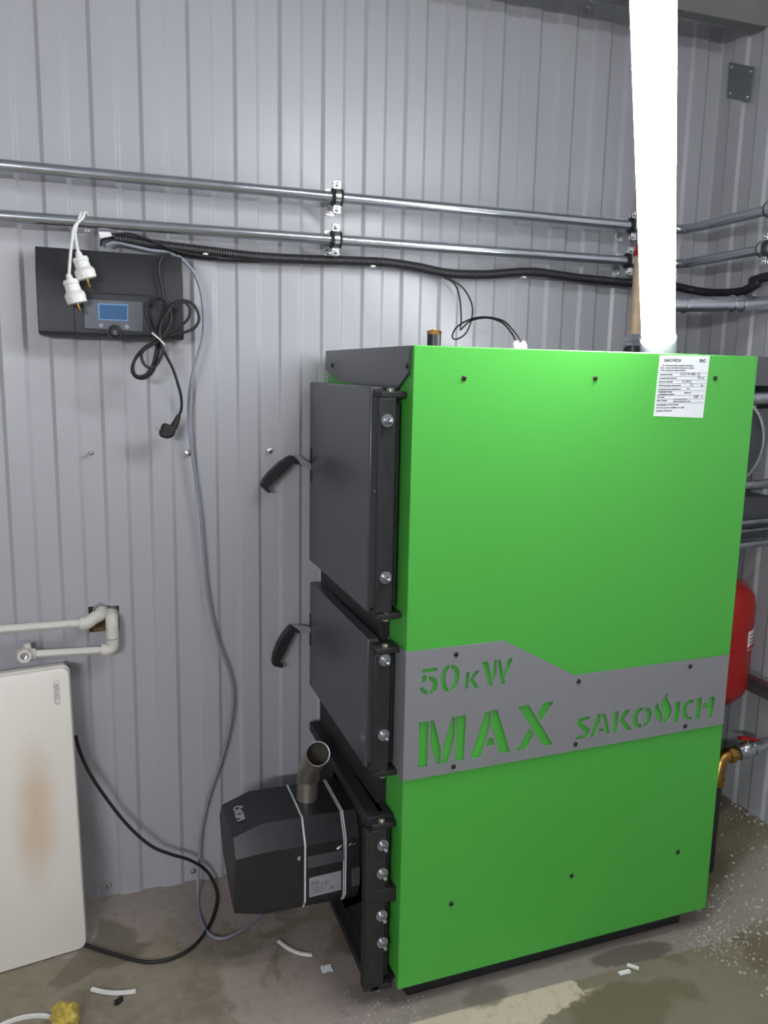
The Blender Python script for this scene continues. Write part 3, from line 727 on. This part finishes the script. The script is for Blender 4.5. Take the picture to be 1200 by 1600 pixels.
obj('knob', B().lathe(kc, (0,-1,0), [(0,.0150),(.004,.0150),(.005,.0125),(.016,.0118),(.018,.010)], 28), M['rubber'], ctl)
obj('knob_ring', B().lathe(kc, (0,-1,0), [(0,.0155),(.0022,.0172),(.0024,.0155)], 28), M['plastic'], ctl)
obj('knob_mark', B().box((kc.x-.004, kc.y-.0188, kc.z-.008), (kc.x+.004, kc.y-.0178, kc.z+.002)), M['faceplate'], ctl)
for x, y in ((497,641),(683,649)):
    obj('button', B().lathe(cz(x, y), (0,-1,0), [(0,.0058),(.003,.0055),(.0036,.004)], 20), M['greycable'], ctl)
for x, y in ((57,155),(1055,217)):
    obj('screw_hole', B().lathe(cz(x, y, YU+.018), (0,-1,.35), [(0,.0038),(.0015,.0038)], 14), M['rubber'], ctl)
# power cord with coil and black plug
pc = empty('power_cord', cz(860,560,-.13), 'black power cord tied in a coil beside the control unit, its plug dangling below', 'power cord')
def k5(pp, y0, y1):
    n = len(pp)-1; return [AY(x/5+180, y/5+380, y0+(y1-y0)*i/n) for i, (x, y) in enumerate(pp)]
cs_ = k5([(430,85),(375,90),(345,150),(340,230),(360,330),(375,420),(380,500),(360,580),(340,640),(330,700),(345,760)], -.10, -.118)
cs_ += k5([(345,760),(290,680),(245,580),(240,500),(280,440),(350,425),(410,470),(435,540),(430,620),(400,680),(350,750)], -.118, -.126)[1:]
cs_ += k5([(350,750),(270,790),(200,850),(145,930),(132,1000),(165,1048),(230,1055),(290,1010),(325,920),(345,820),(345,755)], -.120, -.112)[1:]
cs_ += k5([(350,750),(450,715),(560,690),(630,650),(655,580),(620,490),(550,450),(480,460),(420,500),(370,590),(335,690),(345,755)], -.122, -.134)[1:]
cs_ += k5([(345,765),(250,800),(170,880),(140,960),(155,1025),(200,1040),(260,1010),(300,930),(318,840),(340,765)], -.134, -.122)[1:]
cs_ += k5([(345,760),(420,700),(520,640),(575,580),(582,510),(550,465),(500,460),(440,490),(400,560),(360,620),(345,700),(345,760)], -.126, -.140)[1:]
cs_ += k5([(345,770),(230,830),(205,880),(230,950),(290,975),(340,930),(370,850),(358,775)], -.140, -.130)[1:]
cs_ += k5([(360,790),(400,880),(450,980),(490,1100),(515,1200),(518,1290),(497,1350)], -.12, -.075)
cable('cord', cs_, .0036, M['rubber'], '', 6, parent=pc, seg=8)
tp = AY(340/5+180, 757/5+380, -.13)
obj('wire_tie', B().tube([tp+Vector((-.016,-.012,.016)), tp+Vector((0,-.02,.002)), tp+Vector((.012,-.012,-.010)), tp+Vector((.01,.018,-.006))], .002, 8), M['white'], pc)
g5 = lambda x, y, v=-.075: AY(x/5+180, y/5+380, v)
bpts = [g5(x, y, -.092) for x, y in ((375,1412),(400,1410),(440,1425),(480,1440),(462,1512),(410,1530),(345,1512),(350,1470))]
pb_ = obj('plug_body', B().prism(bpts, (0,.034,0)), M['rubber'], pc, bevel=.006)
obj('strain_relief', B().tube([g5(497,1345), g5(480,1390), g5(455,1440)], [.0055,.008,.010], 12), M['rubber'], pb_)
for dy in (-.009, .009):
    obj('plug_pin', B().tube([g5(365,1455,-.075+dy), g5(305,1438,-.075+dy)], .0024, 10), M['bright'], pb_)
# white cords over the lower pipe
def white_cord(pts, a, c_, tip, label):
    r = empty('white_cord', a, label, 'power cord', 'white plug ends hanging over the lower pipe')
    cable('cord', pts, .0036, M['white'], '', 8, parent=r, seg=10)
    ax = (c_-a); L_ = ax.length
    k = obj('plug_body', B().lathe(a, ax, [(-.004,.006),(.008,.0085),(.009,.0165),(.018,.0185),(L_*.32,.0165),(L_*.55,.0175),(L_*.66,.0235),(L_*.70,.0225),(L_*.72,.0235),(L_*.98,.0225),(L_,.0205)], 22), M['white'], r)
    s_ = ax.cross(Vector((0,1,0))).normalized()
    for dd in (-.0095, .0095):
        base = c_+Vector((0,dd,0)); obj('plug_pin', B().lathe(base-ax.normalized()*.002, ax, [(0,.0026),(.020,.0026),(.022,.0014)], 12), M['brass'], k)
lpz = lambda x: on_pipe(la, lc, x)
def over(px):
    p = lpz(AY(px, 345, YP).x); return [p+Vector((0,-.0195,.004)), p+Vector((.004,-.012,.0165)), p+Vector((.008,0,.0195)), p+Vector((.012,.013,.014)), p+Vector((.013,.020,-.004)), p+Vector((.012,.022,-.02))]
YW = -.135
wa, wc = AY(122.6,396,YW), AY(136,436,YW)
white_cord([wa+Vector((0,0,.0)), AY(119.5,380,-.128), AY(117.5,362,-.115)]+over(124), wa, wc, None, 'white cord over the pipe whose plug hangs higher, at the right')
wa, wc = AY(107.8,431,YW-.004), AY(121,474,YW-.004)
white_cord([wa, AY(109.5,405,-.138), AY(112.5,375,-.125), AY(116,355,-.112)]+[p+Vector((.010,0,.001)) for p in over(122)], wa, wc, None, 'white cord over the pipe whose plug hangs lower, at the left')

# ------------------------------------------------------------------ white plastic water pipes
def pp_run(name, parent, pts, r): return obj(name, B().tube(pts, r, 20), M['pp'], parent)
YW1, YW2 = -.055, -.050
A = AY(0,984,YW1); C = AY(128,974,YW1); far = A+(A-C).normalized()*.5
up_ = empty('water_pipe', C, 'upper white plastic water pipe coming out of the square wall hole', 'pipe')
H1 = AY(157,958,-.02)
obj('pipe', B().tube([far, C], .0118, 20), M['pp'], up_)
obj('stripe', B().tube([far+Vector((0,-.0117,-.003)), C+Vector((0,-.0117,-.003))], .0009, 6), M['greycable'], up_)
el = spline([C+(A-C).normalized()*.004, C+(C-A).normalized()*.012, C+(C-A).normalized()*.030+Vector((0,.012,.008)), Vector((H1.x, -.022, H1.z-.002)), Vector((H1.x+.001, .03, H1.z+.004))], 6)
obj('elbow', B().tube(el, .0165, 22), M['pp'], up_)
obj('chrome_collar', B().lathe((H1.x, -.010, H1.z+.003), (0,1,-.1), [(0,.0165),(0,.0195),(.005,.0205),(.008,.0195),(.011,.0165)], 24, cap=False), M['zinc'], up_)
A = AY(48,1023,YW2); C = AY(160,1016,YW2); D = AY(176,1000,YW2); H2 = AY(176,958,-.02)
lo_ = empty('water_pipe', C, 'lower white plastic water pipe with two elbows and an open tee fitting', 'pipe')
obj('pipe', B().tube([A, C], .0110, 20), M['pp'], lo_)
obj('stripe', B().tube([A+Vector((0,-.0109,-.003)), C+Vector((0,-.0109,-.003))], .0009, 6), M['greycable'], lo_)
cnr = Vector((D.x, YW2, C.z))
obj('elbow', B().tube([C-Vector((.003,0,0))]+arc_corner(C, cnr, D+Vector((0,0,.01)), .013, 8)+[D+Vector((0,0,.004))], .0160, 22), M['pp'], lo_)
top = Vector((D.x, YW2, H2.z-.008))
obj('elbow', B().tube([D+Vector((0,0,.006))]+arc_corner(D, top, Vector((D.x, .03, top.z)), .016, 8)+[Vector((D.x,.03,top.z))], .0160, 22), M['pp'], lo_)
obj('chrome_collar', B().lathe((D.x, -.010, top.z), (0,1,0), [(0,.0163),(0,.0195),(.005,.0205),(.008,.0195),(.011,.0163)], 24, cap=False), M['zinc'], lo_)
tc_ = AY(43,1015,YW2)
obj('tee_body', B().tube([A+Vector((.012,0,0)), A+Vector((-.018,0,0))], .0155, 22), M['pp'], lo_)
t_ = AY(38,1026,YW2-.035)
obj('tee_mouth', B().lathe(t_+Vector((0,.045,0)), (0,-1,0), [(0,.014),(.03,.0165),(.045,.0165),(.045,.0105),(.03,.0105)], 24, cap=False), M['pp'], lo_)
obj('threaded_insert', B().lathe(t_+Vector((0,.02,0)), (0,-1,0), [(0,.0104),(.002,.0104),(.012,.0104),(.018,.0104),(.018,.008),(.006,.008),(.006,.0005)], 24), M['bright'], lo_)
obj('tee_lug', B().tube([A+Vector((-.006,0,.004)), AY(42,1006,YW2)], [.010,.0085], 14), M['pp'], lo_)
obj('tee_lug', B().tube([A+Vector((-.006,0,0)), AY(27,1019,YW2)], [.009,.006], 14), M['pp'], lo_)

# ------------------------------------------------------------------ convector heater leaning on the wall
hb = AZ(135,1480,.004); yt_ = -.105
ht = AY(107,1043,yt_)
wdir = (AZ(0,1521,.004)-hb).normalized(); W2 = .42
updir = (ht-hb); Hh = updir.length; updir = updir.normalized()
# make the sheet square
side = (wdir-updir*wdir.dot(updir)).normalized(); nrmh = side.cross(updir).normalized()
if nrmh.y > 0: nrmh = -nrmh
def HP(u, v, w_): return hb+side*u+updir*v+nrmh*w_      # u from right edge to left, v up, w out of the face
SC = hb+side*.088+updir*(Hh*.50); cpx = AY(58,1268,-.15)
heater = empty('convector_heater', hb, 'flat white convector heater with a brown scorch mark, leaning upright against the wall', 'heater')
SCORCH = INV[heater.name] @ cpx
def rrect(u0, u1, v0, v1, r, n=5):
    out = []
    for cx, cy, a0 in ((u1-r,v0+r,-pi/2),(u1-r,v1-r,0),(u0+r,v1-r,pi/2),(u0+r,v0+r,pi)):
        for k in range(n+1): t = a0+pi/2*k/n; out.append((cx+r*cos(t), cy+r*sin(t)))
    return out
loop = rrect(0, W2, 0, Hh, .018)
obj('front_panel', B().rings([[HP(u, v, -.012) for u, v in loop], [HP(u, v, -.002) for u, v in loop], [HP(.002+u*(1-.004/W2), .002+v*(1-.004/Hh), 0) for u, v in loop]]), heater_mat(), heater, smooth=40)
loop2 = rrect(-.005, W2+.005, .004, Hh+.006, .02)
obj('rear_case', B().rings([[HP(u, v, -.050) for u, v in loop2], [HP(u, v, -.014) for u, v in loop2]]), M['pp'], heater, smooth=40, bevel=.002)
obj('shadow_gap', B().rings([[HP(u, v, -.0142) for u, v in rrect(.004, W2-.004, .004, Hh-.004, .016)], [HP(u, v, -.0118) for u, v in rrect(.004, W2-.004, .004, Hh-.004, .016)]]), M['plastic'], heater)
# upright oval logo
lc0 = AY(88,1081,-.110); rel = lc0-hb; lu, lv = rel.dot(side), rel.dot(updir)
ov = rrect(lu-.0065, lu+.0065, lv-.030, lv+.030, .006); iv = rrect(lu-.0055, lu+.0055, lv-.029, lv+.029, .005)
me = flat_fill(ov, [iv], .0001)
for v in me.vertices: v.co = HP(v.co.x, v.co.y, .0005)
lg = link('logo_outline', me, M['greycable'], heater, smooth=0)
me = text_mesh('I ТЕРМИЯ', .0105, HP(lu-.0035, lv-.027, .0004), updir, side, .0001)
link('logo_lettering', me, M['faceplate'], heater, smooth=0)
pts = [AY(118,1150,-.07), AY(125,1175,-.07), AY(140,1208,-.07), AY(165,1246,-.07), AY(200,1290,-.075), AY(235,1321,-.08), AY(265,1334,-.08), AY(297,1344,-.07)]
pts += [AY(322,1360,-.055), AZ(336,1384,.007), AZ(339,1408,.006), AZ(328,1444,.006), AZ(303,1478,.006), AZ(270,1497,.006), AZ(230,1503,.006), AZ(190,1494,.006), AZ(150,1482,.006), AZ(128,1474,.006)]
cable('heater_cord', pts, .0045, M['rubber'], 'black heater cord looping from behind the white heater over the floor and back')

# ------------------------------------------------------------------ wall screws
for px, py, ax, v, lb in ((294,708,1,-.008,'shiny wall screw beside the grey cable'),(421,704,1,-.008,'shiny wall screw above the upper door handle'),
        (170,1383,1,-.003,'wall screw near the floor beside the heater'),(302,1361,1,-.003,'wall screw near the floor behind the grey cable'),
        (918,13,1,-.008,'wall screw at the very top, left of the glowing tube'),(1124,46,0,XR-.008,'wall screw at the top of the right wall')):
    p = at(px, py, ax, v); n_v = (0,-1,0) if ax == 1 else (-1,0,0)
    r = obj('wall_screw', B().lathe(p, n_v, [(0,.0085),(.0015,.0085),(.002,.0058),(.0065,.0055),(.0075,.003)], 12), M['bright'], smooth=30)
    tag(r, lb, 'screw')
p = AY(142,708,-.008)
o = obj('broken_screw', B().lathe(p, (-.4,-1,-.2), [(0,.006),(.003,.005),(.004,.003),(.014,.0028),(.015,.001)], 10), M['steel']); tag(o, 'broken rusty screw stub in the wall below the control unit', 'screw')

# ------------------------------------------------------------------ right side hardware
jb = [AX(1140,97,XR-.010), AX(1180,105,XR-.010), AX(1173,160,XR-.010), AX(1137,152,XR-.010)]
jp = empty('cover_plate', jb[3], 'square grey metal plate screwed to the right wall near the top', 'plate')
obj('plate', B().prism(jb, (-.003,0,0)), mat('grey_plate', (112,118,122), .45, .3, .05), jp, bevel=.001)
for k in range(4):
    q_ = jb[k].lerp(jb[(k+2) % 4], .13)-Vector((.003,0,0)); obj('plate_screw', B().lathe(q_, (-1,0,0), [(0,.005),(.002,.004),(.003,.002)], 12), M['bright'], jp)
rl = AX(1178,1055,XR-.03)
rail = empty('wall_rail', (XR, rl.y, rl.z), 'grey steel mounting rail running along the right wall beside the red tank', 'rail')
b = B(); z0 = rl.z+.002
for a_, c2 in ((z0-.012, z0+.002), (z0-.052, z0-.034)): b.box((XR-.040, -1.2, a_), (XR-.012, -.12, c2))
b.box((XR-.018, -1.2, z0-.05), (XR-.009, -.12, z0))
obj('channel', b, M['zinc'], rail)
# red expansion tank
TX, TY, TR = 1.79, -.335, .125
tank = empty('expansion_tank', (TX, TY, .5), 'red expansion tank behind the right end of the boiler', 'tank')
zt1 = AY(1150,905,-.40).z; zb1 = AY(1168,1103,-.42).z
prof = [(0,.02),(.004,.06),(.018,.095),(.045,.118),(.075,TR),((zt1-zb1)*.5-.004,TR),((zt1-zb1)*.5-.002,TR+.003),((zt1-zb1)*.5+.002,TR+.003),((zt1-zb1)*.5+.004,TR)]
hh = zt1-zb1; prof += [(hh-.075,TR),(hh-.045,.118),(hh-.018,.095),(hh-.004,.06),(hh,.02)]
obj('shell', B().lathe((TX,TY,zb1), (0,0,1), prof, 48), M['red'], tank)
lbz = AY(1165,1000,-.44).z; b = B(); angs = [radians(-70+k*5) for k in range(8)]
b.rings([[Vector((TX+(TR+.001)*cos(t), TY+(TR+.001)*sin(t), z)) for z in (lbz-.028, lbz+.028)]+[Vector((TX+(TR-.002)*cos(t), TY+(TR-.002)*sin(t), z)) for z in (lbz+.028, lbz-.028)] for t in angs])
tl_ = obj('tank_label', b, M['paper'], tank)
b = B()
for k in range(4):
    z = lbz+.016-.011*k
    b.rings([[Vector((TX+(TR+.0016)*cos(t), TY+(TR+.0016)*sin(t), zz)) for zz in (z-.002, z+.002)]+[Vector((TX+(TR+.0008)*cos(t), TY+(TR+.0008)*sin(t), zz)) for zz in (z+.002, z-.002)] for t in angs[1:-1]])
obj('label_print', b, M['red'], tl_)
obj('tank_outlet', B().lathe((TX,TY,zb1+.004), (0,0,-1), [(0,.014),(.05,.014),(.052,.018),(.08,.018)], 16), M['zinc'], tank)
# ball valve with red butterfly handle
YV = -.47
va = AY(1118,1187,YV); vb = AY(1200,1166,YV)
valve = empty('ball_valve', va, 'brass pipe elbow and nickel ball valve with red butterfly handle, right of the boiler', 'valve')
ve = Vector((XR-.01, YV, vb.z+.012)); dv = (ve-va).normalized()
vc = AY(1165,1170,YV)
corner = va+dv*.02
low = corner+Vector((-.012,-.01,-.16))
low.z = max(low.z, .12)
obj('brass_elbow', B().tube([va+Vector((.0,-.01,-.06))]+arc_corner(va+Vector((.0,-.01,-.06)), corner, ve, .028, 8)+[AY(1150,1178,YV)], .0185, 20), M['brass'], valve)
obj('brass_nut', B().lathe(AY(1137,1181,YV), dv, [(0,.0185),(.002,.0235),(.018,.0235),(.020,.0185)], 6), M['brass'], valve, smooth=0)
obj('down_pipe', B().tube([va+Vector((0,-.01,-.055)), Vector((va.x-.002, va.y-.01, .03))], .0165, 18), M['black'], valve)
obj('brass_nut', B().lathe(va+Vector((0,-.01,-.05)), (0,0,-1), [(0,.02),(.002,.025),(.02,.025),(.022,.02)], 6), M['brass'], valve, smooth=0)
obj('valve_body', B().lathe(AY(1152,1176,YV), dv, [(0,.018),(.001,.0225),(.012,.0225),(.014,.018),(.022,.024),(.034,.0255),(.046,.024),(.052,.018),(.054,.0225),(.066,.0225),(.068,.018)], 20), M['zinc'], valve)
obj('outlet_pipe', B().tube([AY(1180,1171,YV), ve], .0165, 20), M['zinc'], valve)
vt = vc+Vector((.004,0,.026)); b = B()
obj('valve_stem', B().cyl(vt-Vector((0,0,.008)), vt+Vector((0,0,.012)), .006, 12), M['brass'], valve)
b = B(); b.hexa([vt+Vector(v) for v in ((-.034,-.007,.016),(-.034,.007,.016),(-.030,.007,.004),(-.030,-.007,.004))], [vt+Vector(v) for v in ((0,-.009,.012),(0,.009,.012),(0,.009,.004),(0,-.009,.004))])
b.hexa([vt+Vector(v) for v in ((.034,-.007,.002),(.034,.007,.002),(.030,.007,-.008),(.030,-.007,-.008))], [vt+Vector(v) for v in ((0,-.009,.012),(0,.009,.012),(0,.009,.004),(0,-.009,.004))])
obj('butterfly_handle', b, M['red'], valve, bevel=.002)
# smoke extraction: fan drum, foil flue and dark collector behind the boiler
fc = Vector((1.745, -.40, AY(1192,690,-.40).z))
fan = empty('exhaust_fan', fc, 'round silver exhaust fan drum behind the top right of the boiler', 'fan')
obj('drum', B().lathe(fc+Vector((0,.02,0)), (0,1,0), [(0,.06),(.002,.142),(.012,.146),(.02,.142),(.10,.142),(.16,.142),(.17,.12)], 56), M['foil'], fan)
obj('cover_disc', B().lathe(fc+Vector((0,.018,0)), (0,-1,0), [(0,.123),(.012,.123),(.014,.118),(.016,.05),(.03,.045),(.032,.001)], 56), M['dark'], fan)
obj('cover_rim', B().lathe(fc+Vector((0,.006,0)), (0,-1,0), [(0,.120),(0,.1275),(.006,.1275),(.006,.120),(0,.120)], 56, cap=False), M['bright'], fan)
b = B()
for k in range(72):
    t = 2*pi*k/72; c1 = fc+Vector((cos(t)*.135, .016, sin(t)*.135)); r_ = Vector((cos(t),0,sin(t))); tt = Vector((-sin(t),0,cos(t)))
    b.prism([c1-r_*.006-tt*.0018, c1+r_*.006-tt*.0018, c1+r_*.006+tt*.0018, c1-r_*.006+tt*.0018], (0,-.004,0))
obj('crimped_edge', b, M['zinc'], fan)
col = empty('smoke_collector', (1.78,-.3,1.2), 'dark grey flue collector with foil seams, under the round fan', 'flue')
obj('upper_box', B().box((1.640,-.46,1.455),(1.93,-.06,1.532)), M['dark'], col, bevel=.002)
obj('foil_seam', B().tube([(1.650,-.465,1.418),(1.80,-.468,1.424),(1.93,-.465,1.430)], .016, 16), M['foil'], col)
obj('lower_box', B().box((1.640,-.40,1.02),(1.92,-.06,1.145)), M['dark'], col, bevel=.004)
for z, y, r_ in ((1.178,-.42,.013),(1.072,-.42,.008),(1.045,-.41,.006),(1.010,-.43,.010)):
    obj('foil_seam', B().tube([(1.645,y,z),(1.78,y-.006,z+.003),(1.925,y,z+.008)], r_, 14), M['foil'], col)
obj('support_leg', B().box((1.63,-.10,.0),(1.66,-.07,1.03)), M['black'], col)

# ------------------------------------------------------------------ things lying on the floor
def bent_strip(name, pxs, w_, label, r=.004):
    pts = spline([AZ(x, y, .0052) for x, y in pxs], 6); bb = B()
    rs = []
    for i, p in enumerate(pts):
        t = (pts[min(i+1, len(pts)-1)]-pts[max(i-1,0)]).normalized(); s_ = Vector((-t.y, t.x, 0))
        rs.append([p-s_*w_/2-Vector((0,0,.003)), p+s_*w_/2-Vector((0,0,.003)), p+s_*w_*.4+Vector((0,0,.0025)), p-s_*w_*.4+Vector((0,0,.0025))])
    o = obj(name, bb.rings(rs), M['white']); tag(o, label, 'offcut'); return o
bent_strip('plastic_offcut', ((143,1545),(165,1550),(190,1551),(212,1548)), .010, 'curved white plastic offcut on the floor right of the yellow scrap')
bent_strip('plastic_offcut', ((435,1470),(450,1481),(468,1489),(488,1492)), .008, 'curved pale plastic offcut on the floor below the burner')
bent_strip('plastic_offcut', ((967,1521),(984,1517)), .010, 'short white offcut on the floor nearest the camera, before the boiler')
bent_strip('plastic_offcut', ((980,1507),(998,1513)), .008, 'short white offcut touching another, closer to the boiler foot')
p = AZ(186,1563,.006); T = lambda x, y, z: p+Matrix.Rotation(.7,3,'Z')@Vector((x, y, z))
clip = obj('cable_clip', B().box((-.009,-.005,-.006),(.009,.005,.004),T).box((-.012,-.003,-.005),(-.006,.003,.008),T), M['rubber'], bevel=.001)
tag(clip, 'tiny black plastic clip on the floor beside the curved white offcut', 'clip')
# crumpled yellow film
p = AZ(100,1587,.022); bm = bmesh.new(); bmesh.ops.create_icosphere(bm, subdivisions=4, radius=1)
for v in bm.verts:
    n_v = v.co.normalized(); k = 1+.5*noise.noise(n_v*1.8+Vector((3,1,5)))+.34*abs(noise.noise(n_v*4))+.10*noise.noise(n_v*9)
    v.co = p+Vector((n_v.x*.026*k, n_v.y*.030*k, n_v.z*.024*k)); v.co.z = max(v.co.z, .0005)
bb = B(); bb.bm.free(); bb.bm = bm
o = obj('yellow_film', bb, M['yellow'], smooth=25); tag(o, 'crumpled piece of yellow plastic film on the floor at the bottom left', 'scrap')
pf = AZ(30,1650,0); bb = B(); R_ = (AZ(30,1592,0)-pf).length
bb.lathe((pf.x, pf.y, 0), (0,0,1), [(0,R_-.006),(.0,R_),(.008,R_),(.009,R_-.002),(.008,R_-.006),(0,R_-.006)], 40, cap=False)
o = obj('plastic_ring', bb, M['white']); tag(o, 'white plastic ring on the floor, cut off by the bottom left corner', 'ring')
p = AZ(510,1513,.004); bm = bmesh.new(); bmesh.ops.create_grid(bm, x_segments=10, y_segments=10, size=1)
for v in bm.verts: v.co = Vector((p.x+v.co.x*.014, p.y+v.co.y*.012, .004+.004*noise.noise(v.co*3)))
bb = B(); bb.bm.free(); bb.bm = bm; bmesh.ops.solidify(bm, geom=bm.faces[:], thickness=.001)
o = obj('paper_scrap', bb, M['paper'], smooth=20); tag(o, 'small crumpled scrap of pale paper on the floor left of the boiler foot', 'scrap')
# pale rubble and grit
b = B()
def chip(x, y, s_):
    z = floor_z(x, y); n = 5; a0 = random.random()*6; h_ = s_*random.uniform(.3,.8)
    ring = [Vector((x+cos(a0+k*2*pi/n)*s_*random.uniform(.6,1.2), y+sin(a0+k*2*pi/n)*s_*random.uniform(.6,1.2), z-.001)) for k in range(n)]
    topr = [Vector((x+(v.x-x)*.6, y+(v.y-y)*.6, z+h_)) for v in ring]
    b.hexa(ring, topr)
for k in range(2600):
    t = random.random()
    x = 1.56+.38*random.random(); y = -.50-.22*random.gauss(0,1)-.05
    if x < 1.62 and y > -.62: continue
    if y > -.08 or y < -1.2 : continue
    if noise.noise(Vector((x*9, y*9, 2))) < random.uniform(-.25,.35): continue
    chip(x, y, random.choice((.0012,.0015,.002,.0025,.003,.0055)))
for k in range(300):
    chip(random.gauss(1.60,.05), random.gauss(-.67,.035), random.choice((.0012,.002,.003)))
for k in range(260):
    chip(random.uniform(.55,.80), random.gauss(-.66,.06), random.choice((.001,.0014,.002,.003)))
o = obj('rubble', b, mat('pale_rubble', (176,171,163), .85, 0, .15, 60), smooth=0)
tag(o, 'pale crumbs and chips of concrete scattered on the floor around the boiler foot', 'rubble', kind='stuff')
